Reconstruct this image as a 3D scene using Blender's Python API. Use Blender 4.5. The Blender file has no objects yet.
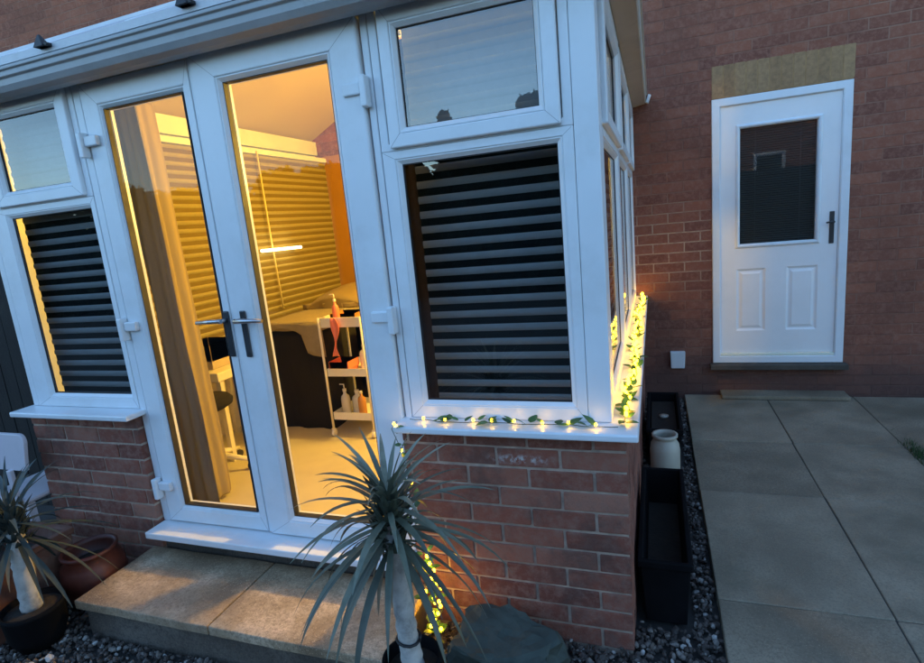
import bpy, bmesh, math, random
from mathutils import Vector, Matrix, noise
random.seed(11)
S = bpy.context.scene
COL = S.collection
R = math.radians
H = 4.539          # outer face of the house wall
CX = -0.101        # right end of the dwarf wall
LX = -2.945        # left end of the dwarf wall
FB = 1.737         # front brick face
FY = 1.767         # front frame face
FL = 0.22          # floor level inside

# ------------------------------------------------------------------ materials
def nodes(name):
    m = bpy.data.materials.new(name); m.use_nodes = True
    nt = m.node_tree; nt.nodes.clear()
    out = nt.nodes.new('ShaderNodeOutputMaterial')
    return m, nt, out
def N(nt, t, **kw):
    n = nt.nodes.new(t)
    for k, v in kw.items():
        if k in n.inputs.keys() if isinstance(k, str) else False: n.inputs[k].default_value = v
        else: setattr(n, k, v)
    return n
def L(nt, a, b): nt.links.new(a, b)
def ramp(nt, src, stops):
    r = nt.nodes.new('ShaderNodeValToRGB')
    el = r.color_ramp.elements
    while len(el) < len(stops): el.new(0.5)
    for e, (p, c) in zip(el, stops):
        e.position = p; e.color = (c[0], c[1], c[2], 1) if not isinstance(c, (int, float)) else (c, c, c, 1)
    L(nt, src, r.inputs['Fac']); return r
def tex(nt, scale, detail=4, rough=0.55, coord='Object', vec=None, stretch=None):
    n = nt.nodes.new('ShaderNodeTexNoise')
    n.inputs['Scale'].default_value = scale; n.inputs['Detail'].default_value = detail
    n.inputs['Roughness'].default_value = rough
    if vec is None:
        tc = nt.nodes.new('ShaderNodeTexCoord'); vec = tc.outputs[coord]
    if stretch:
        mp = nt.nodes.new('ShaderNodeMapping'); mp.inputs['Scale'].default_value = stretch
        L(nt, vec, mp.inputs['Vector']); vec = mp.outputs['Vector']
    L(nt, vec, n.inputs['Vector']); return n
def mixc(nt, fac, a, b, mode='MIX'):
    n = nt.nodes.new('ShaderNodeMix'); n.data_type = 'RGBA'; n.blend_type = mode
    for i, v in ((0, fac), (6, a), (7, b)):
        if hasattr(v, 'is_linked') or hasattr(v, 'links'): L(nt, v, n.inputs[i])
        else: n.inputs[i].default_value = v if i == 0 else (v[0], v[1], v[2], 1)
    return n.outputs[2]
def bsdf(nt, out, rough=0.5, **kw):
    b = nt.nodes.new('ShaderNodeBsdfPrincipled'); b.inputs['Roughness'].default_value = rough
    for k, v in kw.items(): b.inputs[k.replace('_', ' ')].default_value = v
    L(nt, b.outputs[0], out.inputs['Surface']); return b
def bump(nt, b, h, strength=0.3, dist=0.005):
    n = nt.nodes.new('ShaderNodeBump'); n.inputs['Strength'].default_value = strength
    n.inputs['Distance'].default_value = dist
    L(nt, h, n.inputs['Height']); L(nt, n.outputs[0], b.inputs['Normal'])
def plain(name, c, rough=0.5, var=0.12, scale=14, bumpy=0.0, metal=0.0, bscale=60, spec=0.5, dirt=None):
    m, nt, out = nodes(name)
    b = bsdf(nt, out, rough); b.inputs['Metallic'].default_value = metal
    b.inputs['Specular IOR Level'].default_value = spec
    t = tex(nt, scale)
    lo = tuple(x * (1 - var) for x in c); hi = tuple(min(1, x * (1 + var)) for x in c)
    col = ramp(nt, t.outputs['Fac'], [(0.3, lo), (0.7, hi)]).outputs[0]
    if dirt:
        d = tex(nt, dirt[1], 6, 0.7)
        f = ramp(nt, d.outputs['Fac'], [(0.5, 0.0), (0.72, dirt[2])]).outputs[0]
        col = mixc(nt, f, col, dirt[0])
    L(nt, col, b.inputs['Base Color'])
    rr = ramp(nt, t.outputs['Fac'], [(0.2, max(0.02, rough - 0.08)), (0.8, min(1, rough + 0.1))])
    L(nt, rr.outputs[0], b.inputs['Roughness'])
    if bumpy:
        t2 = tex(nt, bscale, 5, 0.6); bump(nt, b, t2.outputs['Fac'], bumpy, 0.004)
    return m
def emit(name, c, s):
    m, nt, out = nodes(name)
    e = nt.nodes.new('ShaderNodeEmission'); e.inputs[0].default_value = (*c, 1); e.inputs[1].default_value = s
    L(nt, e.outputs[0], out.inputs['Surface']); return m
def glass(name, ior, tint=(1, 1, 1), rough=0.0, wave=0.0):
    m, nt, out = nodes(name)
    tr = nt.nodes.new('ShaderNodeBsdfTransparent'); tr.inputs[0].default_value = (*tint, 1)
    gl = nt.nodes.new('ShaderNodeBsdfGlossy'); gl.inputs['Roughness'].default_value = rough
    fr = nt.nodes.new('ShaderNodeFresnel'); fr.inputs['IOR'].default_value = ior
    ge = nt.nodes.new('ShaderNodeNewGeometry')
    inv = nt.nodes.new('ShaderNodeMath'); inv.operation = 'SUBTRACT'; inv.inputs[0].default_value = 1
    L(nt, ge.outputs['Backfacing'], inv.inputs[1])
    mu = nt.nodes.new('ShaderNodeMath'); mu.operation = 'MULTIPLY'
    L(nt, fr.outputs[0], mu.inputs[0]); L(nt, inv.outputs[0], mu.inputs[1])
    mx = nt.nodes.new('ShaderNodeMixShader')
    L(nt, mu.outputs[0], mx.inputs[0]); L(nt, tr.outputs[0], mx.inputs[1]); L(nt, gl.outputs[0], mx.inputs[2])
    L(nt, mx.outputs[0], out.inputs['Surface'])
    if wave:
        t = tex(nt, 1.7, 1)
        bp = nt.nodes.new('ShaderNodeBump'); bp.inputs['Strength'].default_value = wave; bp.inputs['Distance'].default_value = 0.02
        L(nt, t.outputs['Fac'], bp.inputs['Height']); L(nt, bp.outputs[0], gl.inputs['Normal'])
    return m

def mat_brick_real():
    """single modelled bricks; the tone of each comes from a colour attribute"""
    m, nt, out = nodes('dwarf_wall_brick')
    b = bsdf(nt, out, 0.85); b.inputs['Specular IOR Level'].default_value = 0.25
    at = nt.nodes.new('ShaderNodeAttribute'); at.attribute_name = 'tone'
    c0 = ramp(nt, at.outputs['Fac'], [(0, (0.20, 0.070, 0.050)), (0.5, (0.32, 0.115, 0.078)), (1, (0.42, 0.195, 0.135))]).outputs[0]
    n1 = tex(nt, 26, 10, 0.75)
    c1 = mixc(nt, ramp(nt, n1.outputs['Fac'], [(0.45, 0.0), (0.60, 0.65)]).outputs[0], c0, (0.34, 0.19, 0.145))
    n2 = tex(nt, 5, 8, 0.7)
    c2 = mixc(nt, ramp(nt, n2.outputs['Fac'], [(0.47, 0.0), (0.62, 0.6)]).outputs[0], c1, (0.11, 0.07, 0.06))
    # lime bloom: a smear below the sill
    ge = nt.nodes.new('ShaderNodeNewGeometry'); sp = nt.nodes.new('ShaderNodeSeparateXYZ'); L(nt, ge.outputs['Position'], sp.inputs[0])
    def band(sock, c, w):
        a = nt.nodes.new('ShaderNodeMath'); a.operation = 'SUBTRACT'; L(nt, sock, a.inputs[0]); a.inputs[1].default_value = c
        d = nt.nodes.new('ShaderNodeMath'); d.operation = 'ABSOLUTE'; L(nt, a.outputs[0], d.inputs[0])
        e = nt.nodes.new('ShaderNodeMapRange'); e.inputs['From Min'].default_value = w; e.inputs['From Max'].default_value = 0
        L(nt, d.outputs[0], e.inputs['Value']); return e.outputs[0]
    mu = nt.nodes.new('ShaderNodeMath'); mu.operation = 'MULTIPLY'
    L(nt, band(sp.outputs['X'], -0.46, 0.13), mu.inputs[0]); L(nt, band(sp.outputs['Z'], 0.668, 0.022), mu.inputs[1])
    n3 = tex(nt, 45, 4, 0.6)
    mu2 = nt.nodes.new('ShaderNodeMath'); mu2.operation = 'MULTIPLY'
    L(nt, mu.outputs[0], mu2.inputs[0]); L(nt, ramp(nt, n3.outputs['Fac'], [(0.47, 0.0), (0.62, 1.5)]).outputs[0], mu2.inputs[1])
    c3 = mixc(nt, mu2.outputs[0], c2, (0.62, 0.6, 0.58))
    L(nt, c3, b.inputs['Base Color'])
    n4 = tex(nt, 110, 8, 0.75); bump(nt, b, n4.outputs['Fac'], 1.0, 0.009)
    return m
def mat_house_brick():
    m, nt, out = nodes('house_brick')
    b = bsdf(nt, out, 0.9); b.inputs['Specular IOR Level'].default_value = 0.2
    uv = nt.nodes.new('ShaderNodeUVMap')
    wob = tex(nt, 6, 3, 0.5, vec=uv.outputs[0])
    sub = nt.nodes.new('ShaderNodeVectorMath'); sub.operation = 'SUBTRACT'; sub.inputs[1].default_value = (0.5, 0.5, 0.5); L(nt, wob.outputs['Color'], sub.inputs[0])
    sc = nt.nodes.new('ShaderNodeVectorMath'); sc.operation = 'SCALE'; sc.inputs['Scale'].default_value = 0.006; L(nt, sub.outputs[0], sc.inputs[0])
    ad = nt.nodes.new('ShaderNodeVectorMath'); ad.operation = 'ADD'; L(nt, uv.outputs[0], ad.inputs[0]); L(nt, sc.outputs[0], ad.inputs[1])
    br = nt.nodes.new('ShaderNodeTexBrick'); L(nt, ad.outputs[0], br.inputs['Vector'])
    br.inputs['Scale'].default_value = 1; br.inputs['Brick Width'].default_value = 0.225; br.inputs['Row Height'].default_value = 0.075
    br.inputs['Mortar Size'].default_value = 0.0055; br.inputs['Mortar Smooth'].default_value = 0.35
    br.inputs['Color1'].default_value = (0.335, 0.122, 0.074, 1); br.inputs['Color2'].default_value = (0.205, 0.078, 0.054, 1)
    br.inputs['Bias'].default_value = 0.0
    # mortar: mostly stained like the brick; one paler patch paints in light beside the back door
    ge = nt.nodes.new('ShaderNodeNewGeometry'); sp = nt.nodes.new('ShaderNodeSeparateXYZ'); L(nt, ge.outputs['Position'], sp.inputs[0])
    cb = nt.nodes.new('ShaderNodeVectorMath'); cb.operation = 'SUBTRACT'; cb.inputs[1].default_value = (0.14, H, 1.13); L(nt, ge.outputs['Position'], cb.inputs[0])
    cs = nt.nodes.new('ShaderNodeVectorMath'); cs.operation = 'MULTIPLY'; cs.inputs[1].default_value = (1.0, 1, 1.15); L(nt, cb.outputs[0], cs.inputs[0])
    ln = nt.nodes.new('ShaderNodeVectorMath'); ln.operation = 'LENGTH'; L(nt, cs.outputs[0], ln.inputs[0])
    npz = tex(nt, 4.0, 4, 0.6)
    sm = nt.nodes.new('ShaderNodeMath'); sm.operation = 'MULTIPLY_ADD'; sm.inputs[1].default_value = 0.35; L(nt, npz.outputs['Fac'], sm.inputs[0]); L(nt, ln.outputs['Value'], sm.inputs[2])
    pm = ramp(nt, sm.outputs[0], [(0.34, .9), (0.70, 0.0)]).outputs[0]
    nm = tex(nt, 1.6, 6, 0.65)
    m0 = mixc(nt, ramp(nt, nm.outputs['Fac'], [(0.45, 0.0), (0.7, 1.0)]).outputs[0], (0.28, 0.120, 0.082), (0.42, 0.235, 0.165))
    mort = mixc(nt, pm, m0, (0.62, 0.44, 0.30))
    L(nt, mort, br.inputs['Mortar'])
    n1 = tex(nt, 34, 10, 0.75)
    c1 = mixc(nt, ramp(nt, n1.outputs['Fac'], [(0.46, 0.0), (0.60, 0.6)]).outputs[0], br.outputs['Color'], (0.37, 0.175, 0.12))
    n2 = tex(nt, 1.4, 6, 0.65)
    c2 = mixc(nt, ramp(nt, n2.outputs['Fac'], [(0.46, 0.0), (0.66, 0.35)]).outputs[0], c1, (0.14, 0.060, 0.040))
    # damp course: splash staining near the ground
    dz = nt.nodes.new('ShaderNodeMath'); dz.operation = 'MULTIPLY_ADD'; dz.inputs[1].default_value = 0.35
    L(nt, npz.outputs['Fac'], dz.inputs[0]); L(nt, sp.outputs['Z'], dz.inputs[2])
    dm = ramp(nt, dz.outputs[0], [(0.30, 0.75), (0.62, 0.0)]).outputs[0]
    c3 = mixc(nt, dm, c2, (0.085, 0.055, 0.05))
    L(nt, c3, b.inputs['Base Color'])
    hh = nt.nodes.new('ShaderNodeMath'); hh.operation = 'MULTIPLY_ADD'; hh.inputs[1].default_value = -1.0; L(nt, br.outputs['Fac'], hh.inputs[0])
    n5 = tex(nt, 90, 6, 0.7); L(nt, n5.outputs['Fac'], hh.inputs[2]); bump(nt, b, hh.outputs[0], 0.9, 0.009)
    return m
def mat_slab(name, a, c, d, moss=None, attr=True, rough=0.75):
    m, nt, out = nodes(name)
    b = bsdf(nt, out, rough)
    n1 = tex(nt, 3.2, 7, 0.62); col = ramp(nt, n1.outputs['Fac'], [(0.37, a), (0.5, c), (0.63, d)]).outputs[0]
    n2 = tex(nt, 85, 8, 0.8)
    col = mixc(nt, ramp(nt, n2.outputs['Fac'], [(0.47, 0.0), (0.58, 0.55)]).outputs[0], col, tuple(x * 0.6 for x in a))
    n7 = tex(nt, 210, 3, 0.6)
    col = mixc(nt, ramp(nt, n7.outputs['Fac'], [(0.60, 0.0), (0.68, 0.6)]).outputs[0], col, tuple(min(1, x * 1.5) for x in d))
    if attr:
        at = nt.nodes.new('ShaderNodeAttribute'); at.attribute_name = 'tone'
        col = mixc(nt, 0.35, col, ramp(nt, at.outputs['Fac'], [(0, a), (1, d)]).outputs[0])
    if moss:
        n3 = tex(nt, 1.3, 6, 0.7)
        col = mixc(nt, ramp(nt, n3.outputs['Fac'], [(0.5, 0.0), (0.68, 0.7)]).outputs[0], col, moss)
    L(nt, col, b.inputs['Base Color'])
    rr = ramp(nt, n1.outputs['Fac'], [(0.3, rough - 0.25), (0.7, rough + 0.1)]); L(nt, rr.outputs[0], b.inputs['Roughness'])
    ad = nt.nodes.new('ShaderNodeMath'); ad.operation = 'MULTIPLY_ADD'; ad.inputs[1].default_value = 0.4
    L(nt, n2.outputs['Fac'], ad.inputs[0]); L(nt, n1.outputs['Fac'], ad.inputs[2]); bump(nt, b, ad.outputs[0], 0.7, 0.012)
    return m
def mat_attr(name, stops, rough=0.8, scale=40):
    m, nt, out = nodes(name)
    b = bsdf(nt, out, rough)
    at = nt.nodes.new('ShaderNodeAttribute'); at.attribute_name = 'tone'
    c = ramp(nt, at.outputs['Fac'], stops).outputs[0]
    n = tex(nt, scale, 4, 0.6)
    c2 = mixc(nt, ramp(nt, n.outputs['Fac'], [(0.35, 0.35), (0.7, 0.0)]).outputs[0], c, (0.02, 0.02, 0.02))
    L(nt, c2, b.inputs['Base Color']); bump(nt, b, n.outputs['Fac'], 0.3, 0.003)
    return m
def mat_leaf(name, stops, rough=0.45, trans=0.25, streak=None):
    m, nt, out = nodes(name)
    b = nt.nodes.new('ShaderNodeBsdfPrincipled'); b.inputs['Roughness'].default_value = rough
    at = nt.nodes.new('ShaderNodeAttribute'); at.attribute_name = 'tone'
    c = ramp(nt, at.outputs['Fac'], stops).outputs[0]
    n = tex(nt, 25, 4, 0.6)
    c = mixc(nt, ramp(nt, n.outputs['Fac'], [(0.4, 0.0), (0.8, 0.5)]).outputs[0], c, tuple(x * 0.5 for x in stops[0][1]))
    L(nt, c, b.inputs['Base Color'])
    t = nt.nodes.new('ShaderNodeBsdfTranslucent'); L(nt, c, t.inputs[0])
    mx = nt.nodes.new('ShaderNodeMixShader'); mx.inputs[0].default_value = trans
    L(nt, b.outputs[0], mx.inputs[1]); L(nt, t.outputs[0], mx.inputs[2]); L(nt, mx.outputs[0], out.inputs['Surface'])
    return m

M = {}
M['upvc'] = plain('white_plastic_frame', (0.73, 0.765, 0.79), 0.36, 0.04, 3, dirt=((0.50, 0.50, 0.46), 2.2, 0.35))
M['upvc_gutter'] = plain('white_plastic_gutter', (0.33, 0.345, 0.36), 0.42, 0.06, 6, dirt=((0.22, 0.23, 0.21), 4.0, 0.5))
M['soffit'] = plain('beige_soffit', (0.50, 0.45, 0.38), 0.6, 0.06, 5, dirt=((0.3, 0.27, 0.22), 3.0, 0.4))
M['seam'] = plain('weld_seam', (0.30, 0.31, 0.32), .6)
M['gasket'] = plain('black_gasket', (0.02, 0.02, 0.022), 0.6)
M['brick'] = mat_brick_real()
M['mortar'] = plain('mortar', (0.42, 0.31, 0.235), 0.95, 0.25, 22, bumpy=0.8, bscale=90, dirt=((0.16, 0.12, 0.10), 3.5, 0.7))
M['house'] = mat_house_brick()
M['buff'] = mat_attr('buff_brick', [(0, (0.34, 0.19, 0.09)), (1, (0.43, 0.25, 0.12))], 0.9, 30)
M['patio'] = mat_slab('grey_paving', (0.165, 0.130, 0.088), (0.262, 0.208, 0.142), (0.360, 0.292, 0.204), (0.140, 0.122, 0.082), rough=0.75)
M['step_top'] = mat_slab('buff_paving', (0.25, 0.165, 0.095), (0.42, 0.30, 0.18), (0.66, 0.50, 0.34), (0.22, 0.15, 0.09), attr=False, rough=0.8)
M['step_side'] = mat_slab('dark_concrete', (0.07, 0.055, 0.042), (0.115, 0.09, 0.068), (0.17, 0.14, 0.11), attr=False, rough=0.85)
M['ground'] = plain('dark_soil', (0.055, 0.05, 0.045), 0.95, 0.4, 3, bumpy=0.9, bscale=40)
M['gravel'] = mat_attr('gravel_stones', [(0, (0.035, 0.026, 0.02)), (0.5, (0.085, 0.062, 0.05)), (0.86, (0.14, 0.108, 0.088)), (0.93, (0.38, 0.35, 0.31)), (1, (0.55, 0.52, 0.48))], 0.7, 60)
M['black_plastic'] = plain('black_plastic', (0.006, 0.006, 0.007), 0.8, 0.3, 9, bumpy=0.15, spec=0.08)
M['soil'] = plain('potting_soil', (0.025, 0.018, 0.013), 0.95, 0.4, 30, bumpy=1.0, bscale=70)
M['stoneware'] = plain('stoneware_glaze', (0.42, 0.39, 0.32), 0.4, 0.1, 8, dirt=((0.22, 0.18, 0.12), 5, 0.6))
M['terracotta'] = plain('terracotta', (0.13, 0.052, 0.034), 0.9, 0.2, 9, bumpy=0.3, dirt=((0.30, 0.22, 0.18), 4, 0.5))
M['red_glaze'] = plain('red_brown_glaze', (0.085, 0.018, 0.010), 0.5, 0.35, 7, dirt=((0.06, 0.02, 0.015), 3, 0.7))
M['rock'] = plain('slate_rock', (0.062, 0.078, 0.068), 0.85, 0.4, 5, bumpy=1.0, bscale=26, spec=0.25, dirt=((0.03, 0.03, 0.025), 6, 0.8))
M['bark'] = plain('pale_bark', (0.50, 0.47, 0.43), 0.9, 0.2, 20, bumpy=1.0, bscale=30, dirt=((0.13, 0.12, 0.11), 9, 0.8))
M['yucca'] = mat_leaf('yucca_leaf', [(0, (0.060, 0.072, 0.050)), (0.6, (0.150, 0.172, 0.125)), (1, (0.27, 0.30, 0.23))], 0.42, 0.18)
M['yucca_pale'] = mat_leaf('pale_yucca_leaf', [(0, (0.022, 0.034, 0.032)), (0.6, (0.05, 0.075, 0.072)), (1, (0.10, 0.135, 0.13))], 0.7, 0.12)
M['dead_leaf'] = mat_leaf('dry_yucca_leaf', [(0, (0.10, 0.075, 0.045)), (1, (0.26, 0.21, 0.14))], 0.8, 0.1)
M['ivy'] = mat_leaf('ivy_leaf', [(0, (0.03, 0.10, 0.035)), (1, (0.08, 0.24, 0.075))], 0.5, 0.3)
M['tree_leaf'] = mat_leaf('tree_leaf', [(0, (0.008, 0.016, 0.008)), (1, (0.03, 0.05, 0.022))], 0.7, 0.1)
M['trunk'] = plain('tree_trunk', (0.06, 0.045, 0.035), 0.9, 0.3, 10, bumpy=0.8)
M['wire'] = plain('green_wire', (0.02, 0.05, 0.025), 0.5)
M['fence'] = plain('dark_fence_timber', (0.010, 0.008, 0.007), 0.85, 0.35, 6, bumpy=0.6)
M['chair'] = plain('white_chair_plastic', (0.58, 0.53, 0.56), 0.4, 0.05, 5, dirt=((0.4, 0.38, 0.36), 4, 0.4))
M['chrome'] = plain('worn_chrome', (0.45, 0.45, 0.46), 0.28, 0.1, 12, metal=1.0)
M['dark_metal'] = plain('dark_metal', (0.06, 0.065, 0.075), 0.35, 0.1, 12, metal=0.6)
M['brass'] = plain('worn_brass', (0.50, 0.36, 0.16), 0.35, 0.15, 12, metal=1.0)
M['black_metal'] = plain('black_door_furniture', (0.03, 0.03, 0.032), 0.4, 0.1, 12)
M['glass'] = glass('window_glass', 2.02, wave=0.02)
M['door_glass'] = glass('door_glass', 1.40, wave=0.015)
M['back_glass'] = glass('back_door_glass', 1.65)
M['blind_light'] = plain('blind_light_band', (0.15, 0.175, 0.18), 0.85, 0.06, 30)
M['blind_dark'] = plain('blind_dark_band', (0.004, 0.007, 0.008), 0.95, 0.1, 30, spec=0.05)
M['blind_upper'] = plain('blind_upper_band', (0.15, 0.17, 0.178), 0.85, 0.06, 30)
M['blind_gold'] = plain('blind_side_band', (0.31, 0.265, 0.12), 0.85, 0.05, 30)
M['blind_shade'] = plain('blind_side_mesh_band', (0.17, 0.125, 0.04), 0.9, 0.05, 30)
M['curtain'] = plain('grey_brown_curtain', (0.15, 0.135, 0.122), 0.95, 0.05, 2)
M['dark_curtain'] = plain('dark_brown_curtain', (0.028, 0.020, 0.016), 0.95, 0.1, 3, spec=0.1)
M['cream_curtain'] = plain('cream_curtain', (0.30, 0.235, 0.14), 0.95, 0.04, 2)
M['plaster'] = plain('cream_plaster', (0.72, 0.64, 0.48), 0.9, 0.04, 3)
M['vinyl'] = plain('pale_floor', (0.56, 0.49, 0.34), 0.5, 0.07, 2.5, bumpy=0.05, dirt=((0.42, 0.35, 0.26), 1.6, 0.5))
M['ceiling'] = plain('roof_sheet', (0.50, 0.41, 0.27), 0.5, 0.05, 2)
M['black_cloth'] = plain('black_cloth', (0.008, 0.0065, 0.005), 0.95, 0.3, 12, bumpy=0.2)
M['towel'] = plain('beige_towel', (0.30, 0.245, 0.15), 0.95, 0.08, 30, bumpy=0.6, bscale=160)
M['tan'] = plain('tan_upholstery', (0.25, 0.185, 0.095), 0.6, 0.08, 6)
M['trolley'] = plain('white_painted_steel', (0.78, 0.74, 0.64), 0.4, 0.04, 6)
M['pink'] = plain('coral_plastic', (0.80, 0.20, 0.12), 0.4, 0.05, 6)
M['bottle'] = plain('clear_white_bottle', (0.62, 0.58, 0.50), 0.25, 0.05, 6)
M['amber'] = plain('amber_bottle', (0.45, 0.20, 0.06), 0.25, 0.1, 6)
M['desk'] = plain('white_desk', (0.75, 0.68, 0.52), 0.45, 0.03, 4)
M['cream_box'] = plain('cream_box', (0.50, 0.40, 0.27), 0.8, 0.05, 4)
M['door_white'] = plain('white_door_skin', (0.82, 0.81, 0.80), 0.42, 0.03, 4, bumpy=0.12, bscale=45, dirt=((0.5, 0.5, 0.48), 2.0, 0.25))
M['stone_sill'] = plain('weathered_sill', (0.075, 0.062, 0.05), 0.9, 0.3, 12, bumpy=0.6)
M['cap'] = plain('black_cap', (0.012, 0.012, 0.014), 0.5)
M['vent'] = plain('white_vent_plastic', (0.7, 0.72, 0.74), 0.4, 0.04, 8)
M['grass'] = mat_leaf('grass_blade', [(0, (0.02, 0.05, 0.012)), (1, (0.06, 0.12, 0.03))], 0.6, 0.2)
M['bulb'] = emit('fairy_bulb', (1.0, 0.50, 0.010), 9.0)
M['lamp'] = emit('lamp_globe', (1.0, 0.60, 0.085), 148.0)
M['led'] = emit('led_tube', (1.0, 0.78, 0.34), 3.0)

# ------------------------------------------------------------------ mesh helpers
def bm_new(): return bmesh.new()
def box(bm, x0, x1, y0, y1, z0, z1, mi=0, tone=None, rot=None, jit=0):
    c = Vector(((x0 + x1) / 2, (y0 + y1) / 2, (z0 + z1) / 2)); h = Vector(((x1 - x0) / 2, (y1 - y0) / 2, (z1 - z0) / 2))
    vs = []
    for sx in (-1, 1):
        for sy in (-1, 1):
            for sz in (-1, 1):
                p = Vector((sx * h.x, sy * h.y, sz * h.z))
                if rot: p = rot @ p
                if jit: p += Vector((random.uniform(-jit, jit) for _ in range(3)))
                vs.append(bm.verts.new(c + p))
    fs = []
    for q in ((0, 1, 3, 2), (4, 6, 7, 5), (0, 4, 5, 1), (2, 3, 7, 6), (0, 2, 6, 4), (1, 5, 7, 3)):
        f = bm.faces.new([vs[i] for i in q]); f.material_index = mi; fs.append(f)
    if tone is not None: paint(bm, fs, tone)
    return vs, fs
def paint(bm, fs, t):
    cl = bm.loops.layers.float_color.get('tone') or bm.loops.layers.float_color.new('tone')
    for f in fs:
        for l in f.loops: l[cl] = (t, t, t, 1)
def ring(bm, u0, u1, v0, v1, prof, mp, mi=0):
    """mitred frame: prof = [(inset, out)] closed loop, mp maps (u, v, out) to a point"""
    cor = [(u0, v0, 1, 1), (u1, v0, -1, 1), (u1, v1, -1, -1), (u0, v1, 1, -1)]
    rows = [[bm.verts.new(mp(u + su * i, v + sv * i, o)) for (u, v, su, sv) in cor] for (i, o) in prof]
    n = len(prof)
    for a in range(n):
        for k in range(4):
            f = bm.faces.new((rows[a][k], rows[a][(k + 1) % 4], rows[(a + 1) % n][(k + 1) % 4], rows[(a + 1) % n][k])); f.material_index = mi
def tube(bm, pts, r, seg=8, cap=True, mi=0, tone=None):
    pts = [Vector(p) for p in pts]; rs = r if isinstance(r, (list, tuple)) else [r] * len(pts)
    prev = None; loops = []; fs = []
    for i, p in enumerate(pts):
        d = (pts[min(i + 1, len(pts) - 1)] - pts[max(i - 1, 0)]).normalized()
        if prev is None: a = d.orthogonal().normalized()
        else: a = (prev - d * prev.dot(d)).normalized()
        prev = a; b = d.cross(a)
        loops.append([bm.verts.new(p + (a * math.cos(2 * math.pi * k / seg) + b * math.sin(2 * math.pi * k / seg)) * rs[i]) for k in range(seg)])
    for i in range(len(loops) - 1):
        for k in range(seg):
            f = bm.faces.new((loops[i][k], loops[i][(k + 1) % seg], loops[i + 1][(k + 1) % seg], loops[i + 1][k])); f.smooth = True; f.material_index = mi; fs.append(f)
    if cap:
        for lp in (loops[0][::-1], loops[-1]):
            f = bm.faces.new(lp); f.material_index = mi; fs.append(f)
    if tone is not None: paint(bm, fs, tone)
def lathe(bm, prof, seg=32, c=(0, 0, 0), mi=0):
    c = Vector(c); rows = []
    for r, z in prof:
        if r < 1e-5: rows.append([bm.verts.new(c + Vector((0, 0, z)))])
        else: rows.append([bm.verts.new(c + Vector((r * math.cos(2 * math.pi * k / seg), r * math.sin(2 * math.pi * k / seg), z))) for k in range(seg)])
    for a, b in zip(rows, rows[1:]):
        for k in range(seg):
            q = [a[k % len(a)], a[(k + 1) % len(a)], b[(k + 1) % len(b)], b[k % len(b)]]
            q = [v for i, v in enumerate(q) if v not in q[:i]]
            if len(q) > 2: f = bm.faces.new(q); f.smooth = True; f.material_index = mi
def obj(name, bm, mats, parent=None, bevel=0, loc=None, smooth=False, seg=2, recalc=True):
    if recalc: bmesh.ops.recalc_face_normals(bm, faces=bm.faces)
    me = bpy.data.meshes.new(name); bm.to_mesh(me); bm.free()
    for m in (mats if isinstance(mats, (list, tuple)) else [mats]): me.materials.append(m)
    o = bpy.data.objects.new(name, me); COL.objects.link(o)
    if loc is not None:
        me.transform(Matrix.Translation(-Vector(loc))); o.location = loc
    if parent is not None:
        o.parent = parent; o.matrix_parent_inverse = Matrix.Identity(4)
        o.location = Vector(o.location) - world_loc(parent)
    if bevel:
        b = o.modifiers.new('bevel', 'BEVEL'); b.width = bevel; b.segments = seg; b.limit_method = 'ANGLE'; b.angle_limit = R(40)
    if smooth:
        for p in me.polygons: p.use_smooth = True
    return o
def world_loc(o):
    v = Vector(o.location)
    return v + (world_loc(o.parent) if o.parent else Vector((0, 0, 0)))
def tag(o, label=None, cat=None, group=None, kind=None):
    if label: o['label'] = label
    if cat: o['category'] = cat
    if group: o['group'] = group
    if kind: o['kind'] = kind
    return o
def empty(name, loc, label, cat, group=None):
    o = bpy.data.objects.new(name, None); COL.objects.link(o); o.location = loc; o.empty_display_size = 0.1
    return tag(o, label, cat, group)

# ------------------------------------------------------------------ camera
def make_camera():
    Rv = Vector((0.94217072, 0.32181209, -0.09354849)); U = Vector((0.02451018, 0.21222334, 0.97691376)); F = Vector((-0.33423583, 0.92271243, -0.19206295))
    c = bpy.data.cameras.new('camera'); o = bpy.data.objects.new('camera', c); COL.objects.link(o)
    mt = Matrix((Rv, U, -F)).transposed().to_4x4(); mt.translation = (0, 0, 1.491); o.matrix_world = mt
    c.sensor_fit = 'HORIZONTAL'; c.sensor_width = 36; c.lens = 549.06 / 924 * 36; c.clip_end = 500; c.clip_start = 0.02
    S.camera = o
make_camera()

# ------------------------------------------------------------------ setting: ground, patio, gravel
bm = bm_new()
vs = [bm.verts.new(p) for p in ((-150, -150, -0.06), (150, -150, -0.06), (150, 150, -0.06), (-150, 150, -0.06))]; bm.faces.new(vs)
tag(obj('ground', bm, M['ground']), kind='structure', label='dark bare soil ground around the house')
bm = bm_new()
xs = [0.192, 0.762, 1.327, 1.90, 2.47, 3.04]; ys = [-1.40, -0.55, 0.32, 1.165, 2.037, 2.905, 3.581, 4.489]
for i in range(len(xs) - 1):
    for j in range(len(ys) - 1):
        box(bm, xs[i] + .0028, xs[i + 1] - .0028, ys[j] + .0022, ys[j + 1] - .0022, -0.045, random.uniform(-.0025, .001), tone=random.random(), jit=.0015)
o = obj('patio', bm, M['patio'], bevel=.004); tag(o, kind='structure', label='grey concrete slab paving by the house')
bm = bm_new(); box(bm, xs[0] + .02, xs[-1] - .02, ys[0] + .02, ys[-1] - .02, -.07, -.006)
tag(obj('patio_bedding', bm, M['ground']), kind='structure')
bm = bm_new(); box(bm, .455, 1.285, 4.375, 4.532, .003, .030, tone=.3)
tag(obj('doorstep_slab', bm, M['patio'], bevel=.004), 'thin pale paving slab laid on the patio below the white back door', 'step')

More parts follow.
